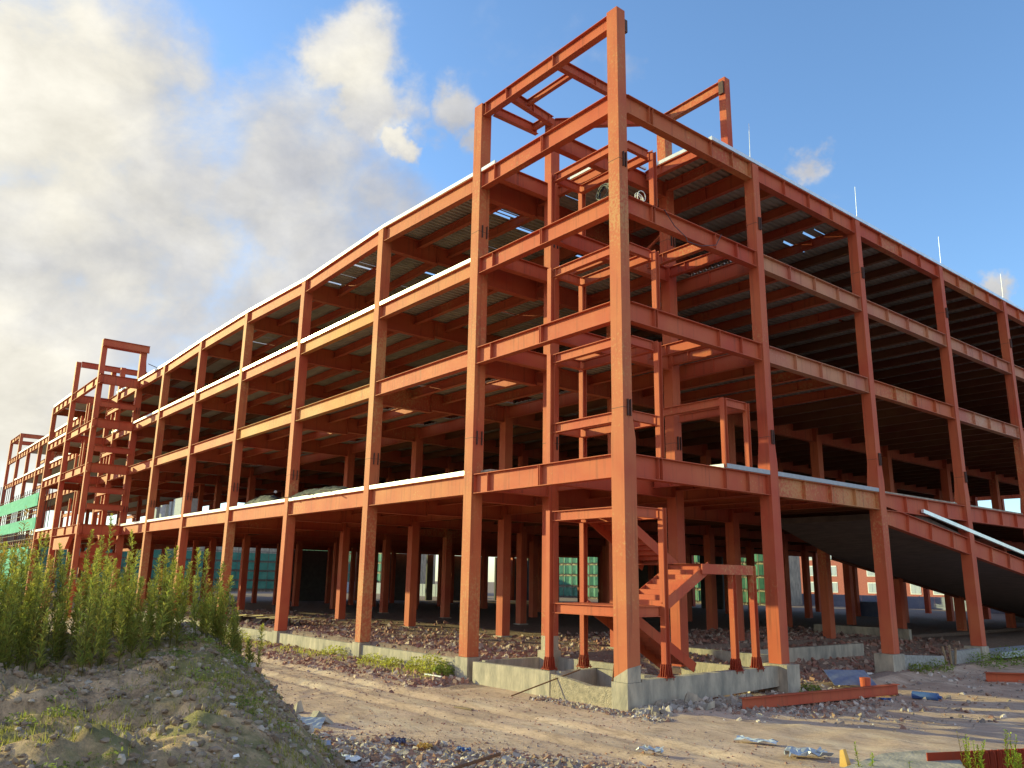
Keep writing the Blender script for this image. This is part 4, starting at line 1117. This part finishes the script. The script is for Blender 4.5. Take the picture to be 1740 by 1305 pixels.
b = MB(); P = [(-.02, 2.3, 15.8), (0.02, 2.8, 15.3), (.03, 3.4, 15.05), (.02, 3.5, 14.9), (.03, 4.3, 14.95), (.02, 5.2, 15.25), (-.02, 5.6, 15.8)]
for q in range(len(P)-1): b.tube(P[q], P[q+1], .014, 4)
tag(b.build('hanging_cable', M_CAB), 'thin black cable looping over the upper right beam beside the stair corner', 'cable')
# slab, red plate and yellow block bottom right
PS = [at(1395, 1318, .25), at(1500, 1280, .25), at(1575, 1274, .25), at(1625, 1281, .25), at(1650, 1320, .25)]
b = MB(); n = len(PS)
b.v = [(p.x, p.y, .25) for p in PS]+[(p.x, p.y, -.9) for p in PS]; b.c = [None]*len(b.v)
b.f = [tuple(range(n))[::-1]]+[(i, (i+1) % n, n+(i+1) % n, n+i) for i in range(n)]
tag(b.build('concrete_slab', M_CONC), 'rounded end of a concrete slab in the lower right corner', 'slab')
pa, pb = at(1575, 1285, .32), at(1800, 1275, .32)
RP = thing('rusty_plate', 'dark red steel plate with a row of bent bars in the lower right corner', 'steel plate', pa)
d = pb-pa
b = MB(); b.bar((0, 0, -.2), (d.x, d.y, -.2), .02, .5); b.build('plate', M_RED, RP)
for k in range(14):
    f = .27+k*.05; b = MB(); q = Vector((d.x*f, d.y*f, 0)); q += Vector((0, -.04, 0))
    pts = [q+Vector((0, 0, -.45)), q+Vector((.01*(k % 3), 0, .02)), q+Vector((.03, .02, .06)), q+Vector((.06, .03, .01)), q+Vector((.07, .03, -.3))]
    for w in range(4): b.tube(tuple(pts[w]), tuple(pts[w+1]), .012, 5)
    b.build('bar', M_RED, RP)
p = at(1437, 1303, .12)
b = MB(); b.hexa([(-.07, -.06, 0), (.07, -.06, 0), (.07, .06, 0), (-.07, .06, 0), (-.06, -.04, .24), (.0, -.04, .26), (.0, .04, .26), (-.06, .04, .24)]); b.box(-.03, .14, -.05, .05, 0, .04)
o = b.build('foam_block', M_YEL); o.location = p; tag(o, 'small yellow foam block standing beside the lower right slab', 'foam block')
# blue site bins / tarps deep in the ground floor
b = MB(); b.box(-2, 2, 0, 2, 0, 1.9); o = b.build('site_bin', M_DBLUE); o.location = (-24, 60, -.5); tag(o, 'dark blue site bin seen through the ground floor near the brick building', 'bin')

# ------------------------------------------------------------------ weeds
def weed(b, x, y, z, h, rr, lean=.06, leaves=60, L0=.13, base=(1, 1, 1)):
    dx, dy = rr.uniform(-lean, lean)*h, rr.uniform(-lean, lean)*h
    n = 4; prev = Vector((x, y, z)); pts = [prev]
    for k in range(1, n+1):
        f = k/n; pts.append(Vector((x+dx*f*f, y+dy*f*f, z+h*f)))
    dead = rr.random() < .12
    g = rr.uniform(.75, 1.2); base = (base[0]*1.1, base[1]*.75, base[2]*.9) if dead else base
    if dead: leaves = leaves//3; h = h*1.08
    st_c = (g*.45*base[0], g*.42*base[1], g*.45*base[2])
    for k in range(n):
        a, c = pts[k], pts[k+1]; r0 = .006*(1-k/n)+.002
        b.tube(tuple(a), tuple(c), r0, 3, r0*.8, st_c)
    for q in range(leaves):
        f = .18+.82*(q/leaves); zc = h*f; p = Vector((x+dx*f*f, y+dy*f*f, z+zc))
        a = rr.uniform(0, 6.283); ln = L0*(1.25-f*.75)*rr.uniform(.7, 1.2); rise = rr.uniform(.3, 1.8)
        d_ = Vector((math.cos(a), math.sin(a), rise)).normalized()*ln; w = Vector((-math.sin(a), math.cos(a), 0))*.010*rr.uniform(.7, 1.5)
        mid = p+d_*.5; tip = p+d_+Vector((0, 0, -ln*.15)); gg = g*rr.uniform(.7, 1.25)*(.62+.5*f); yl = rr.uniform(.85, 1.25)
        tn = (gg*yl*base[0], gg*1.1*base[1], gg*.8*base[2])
        b.quad(tuple(p), tuple(mid-w), tuple(tip), tuple(mid+w), tn)
    if h > 1.1:
        for q in range(26):
            f = 1-rr.random()*.16; p = Vector((x+dx*f*f, y+dy*f*f, z+h*f)); a = rr.uniform(0, 6.283); sp_ = (1.02-f)*1.0+.02
            tip = p+Vector((math.cos(a)*sp_*.6, math.sin(a)*sp_*.6, .05)); w = Vector((-math.sin(a), math.cos(a), 0))*.012
            b.tri(tuple(p), tuple(tip-w), tuple(tip+w), (1.3*base[0], 1.25*base[1], .8*base[2]))
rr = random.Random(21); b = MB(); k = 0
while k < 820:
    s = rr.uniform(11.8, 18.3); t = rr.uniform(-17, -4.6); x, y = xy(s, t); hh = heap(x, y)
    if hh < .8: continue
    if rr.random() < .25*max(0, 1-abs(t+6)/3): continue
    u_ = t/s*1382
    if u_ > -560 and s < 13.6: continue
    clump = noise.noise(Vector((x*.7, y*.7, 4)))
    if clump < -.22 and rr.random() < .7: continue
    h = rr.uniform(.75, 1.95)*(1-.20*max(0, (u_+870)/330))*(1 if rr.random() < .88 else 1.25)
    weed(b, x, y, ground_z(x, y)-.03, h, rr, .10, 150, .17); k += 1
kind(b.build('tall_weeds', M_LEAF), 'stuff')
b = MB(); k = 0
while k < 260:
    s = rr.uniform(15.5, 23); t = rr.uniform(-8.8, -4.2); x, y = xy(s, t); hh = heap(x, y)
    if not .05 < hh < 1.5: continue
    u_ = 870+t/s*1382
    if u_ > 440 or u_ < 320: continue
    weed(b, x, y, ground_z(x, y)-.03, rr.uniform(.4, 1.0), rr, .12, 46, .12); k += 1
kind(b.build('weeds', M_LEAF), 'stuff')
# low grass tufts on the heap
b = MB(); k = 0
while k < 42000:
    s = rr.uniform(6.5, 17); t = rr.uniform(-13, -.5); x, y = xy(s, t); hh = heap(x, y)
    if hh < .3: continue
    if noise.noise(Vector((x*.8, y*.8, 11)))+noise.noise(Vector((x*2.3, y*2.3, 12)))*.5 < .08: 
        if rr.random() < .93: continue
    z = ground_z(x, y); a = rr.uniform(0, 6.283); h = rr.uniform(.03, .12); g = rr.uniform(.6, 1.2)
    w = Vector((-math.sin(a), math.cos(a), 0))*.005; p = Vector((x, y, z-.01)); tip = p+Vector((math.cos(a)*h*.5, math.sin(a)*h*.5, h))
    b.tri(tuple(p-w), tuple(p+w), tuple(tip), (g, g, g*.8)); k += 1
kind(b.build('grass', M_LEAF), 'stuff')
# leafy ground cover in patches on the heap
b = MB(); k = 0; tries = 0
while k < 520 and tries < 60000:
    tries += 1
    s = rr.uniform(6.5, 16.5); t = rr.uniform(-12, -.8); x, y = xy(s, t)
    if heap(x, y) < .3 or noise.noise(Vector((x*.55, y*.55, 21))) < .08: continue
    z = ground_z(x, y); k += 1; rad = rr.uniform(.05, .16); hh = rr.uniform(.04, .16); g0 = rr.uniform(.55, 1.0)
    for q in range(26):
        a = rr.uniform(0, 6.283); q_ = rad*rr.random()**.5; p = Vector((x+math.cos(a)*q_, y+math.sin(a)*q_, z+hh*rr.random()))
        v1 = Vector((rr.gauss(0, 1), rr.gauss(0, 1), rr.gauss(0, .5))).normalized()*.045; v2 = Vector((rr.gauss(0, 1), rr.gauss(0, 1), rr.gauss(0, .5))).normalized()*.018
        g = g0*rr.uniform(.7, 1.2); b.quad(tuple(p), tuple(p+v1*.5+v2), tuple(p+v1), tuple(p+v1*.5-v2), (g*.8, g, g*.8))
kind(b.build('ground_cover', M_LEAF), 'stuff')
# green plants along the plinth wall and the block wall
def bush(x, y, r, h, lab, seed, n=420, name='bush', base=(1.3, 1.35, .9)):
    rr = random.Random(seed); z = ground_z(x, y); b = MB()
    for _ in range(9): 
        a = rr.uniform(0, 6.28); b.tube((0, 0, 0), (math.cos(a)*r*.6, math.sin(a)*r*.6, h*rr.uniform(.5, .9)), .008, 3, .004, (.8, .8, .5))
    for _ in range(n):
        a = rr.uniform(0, 6.28); q = rr.random()**.5*r; hz = h*rr.random()*(1-.5*(q/r)**2); p = Vector((math.cos(a)*q, math.sin(a)*q, hz))
        v1 = Vector((rr.gauss(0, 1), rr.gauss(0, 1), rr.gauss(0, .5))).normalized()*.09; v2 = Vector((rr.gauss(0, 1), rr.gauss(0, 1), rr.gauss(0, .5))).normalized()*.05
        g = rr.uniform(.7, 1.3); b.quad(tuple(p), tuple(p+v1*.5+v2), tuple(p+v1), tuple(p+v1*.5-v2), (g*base[0], g*base[1], g*base[2]))
    o = b.build(name, M_LEAF); o.location = (x, y, z-.02); return tag(o, lab, 'bush')
bush(-9.6, -.42, .5, .75, 'leafy yellow green bush against the plinth wall beside the left corner bay footing', 1)
bush(-9.0, -.3, .4, .5, 'dark green low plant between the bush and the footing', 2, base=(.7, .9, .7))
bush(-10.9, -.35, .4, .5, 'small bright green plant left of the leafy bush at the plinth wall', 3, 260)
bush(-12.5, -.4, .5, .35, 'low green plant in the middle of the first plinth bay', 4, 260)
bush(-14.2, -.4, .6, .35, 'low green plant right of the second column footing', 5, 260)
bush(-17.5, -.4, .6, .45, 'low yellow green plant left of the second column footing', 6, 260)
bush(-31, -.9, .9, .9, 'tall yellow green bush at the plinth behind the heap weeds', 7, 500)
bush(-28.2, -.7, .7, .6, 'yellow green bush by the third column footing', 8, 300)
bush(-34.5, -1.2, 1.0, 1.1, 'yellow green bush behind the weeds on the heap edge', 9, 500)
bush(.3, 8.9, .5, .35, 'low green plant behind the jointed footing', 10, 260, base=(.6, .75, .5))
bush(.35, 17.4, .5, .4, 'dark green weed at the foot of the block wall beside the footing', 11, 260, base=(.6, .75, .5))
bush(.4, 19.0, .7, .45, 'dark green weed at the middle of the block wall', 12, 300, base=(.6, .75, .5))
bush(.6, 23.3, .9, .7, 'dark green bush before the right block wall', 13, 420, base=(.55, .8, .5))
bush(1.0, 25.5, 1.1, .9, 'wide dark green bush right of the white faced footing', 14, 600, base=(.55, .8, .5))
bush(1.4, 28, 1.2, .9, 'dark green bush at the far right before the silver sheets', 15, 600, base=(.55, .8, .5))
b = MB(); rr = random.Random(33)
for _ in range(2600):
    x = -8.8-rr.random()*26; y = rr.gauss(-.75, .28); 
    if noise.noise(Vector((x*.5, 0, 3))) < -.1: continue
    z = ground_z(x, y); a = rr.uniform(0, 6.283); h = rr.uniform(.06, .22); g = rr.uniform(.8, 1.5); w = Vector((-math.sin(a), math.cos(a), 0))*.014; p = Vector((x, y, z-.01)); tip = p+Vector((math.cos(a)*h*.5, math.sin(a)*h*.5, h))
    b.tri(tuple(p-w), tuple(p+w), tuple(tip), (g*1.2, g*1.2, g*.8))
kind(b.build('grass', M_LEAF), 'stuff')
# individual weeds, lower right
for k, (u, v, h, lab) in enumerate(((1462, 1318, .55, 'slim green weed left of the slab edge, leaning left'), (1487, 1318, .45, 'slim green weed on the slab beside the leaning one'),
        (1645, 1318, .62, 'bushy green weed in front of the red plate'), (1665, 1320, .55, 'green weed at the right of the bushy one before the red plate'), (1718, 1318, .72, 'tallest green weed at the right edge over the red plate'),
        (1732, 1325, .5, 'short green weed in the lower right corner'), (1540, 1325, .35, 'faint pale grass stalk behind the slab'))):
    p = at(u, v, .12); rr = random.Random(50+k); b = MB()
    for q in range(1 if k in (0, 1, 6) else 4): weed(b, rr.uniform(-.06, .06), rr.uniform(-.06, .06), 0, h*rr.uniform(.7, 1), rr, .15, 40 if k != 6 else 8, .09, (1.1, 1.3, .7))
    o = b.build('weed', M_LEAF); o.location = (p.x, p.y, .1); tag(o, lab, 'weed')
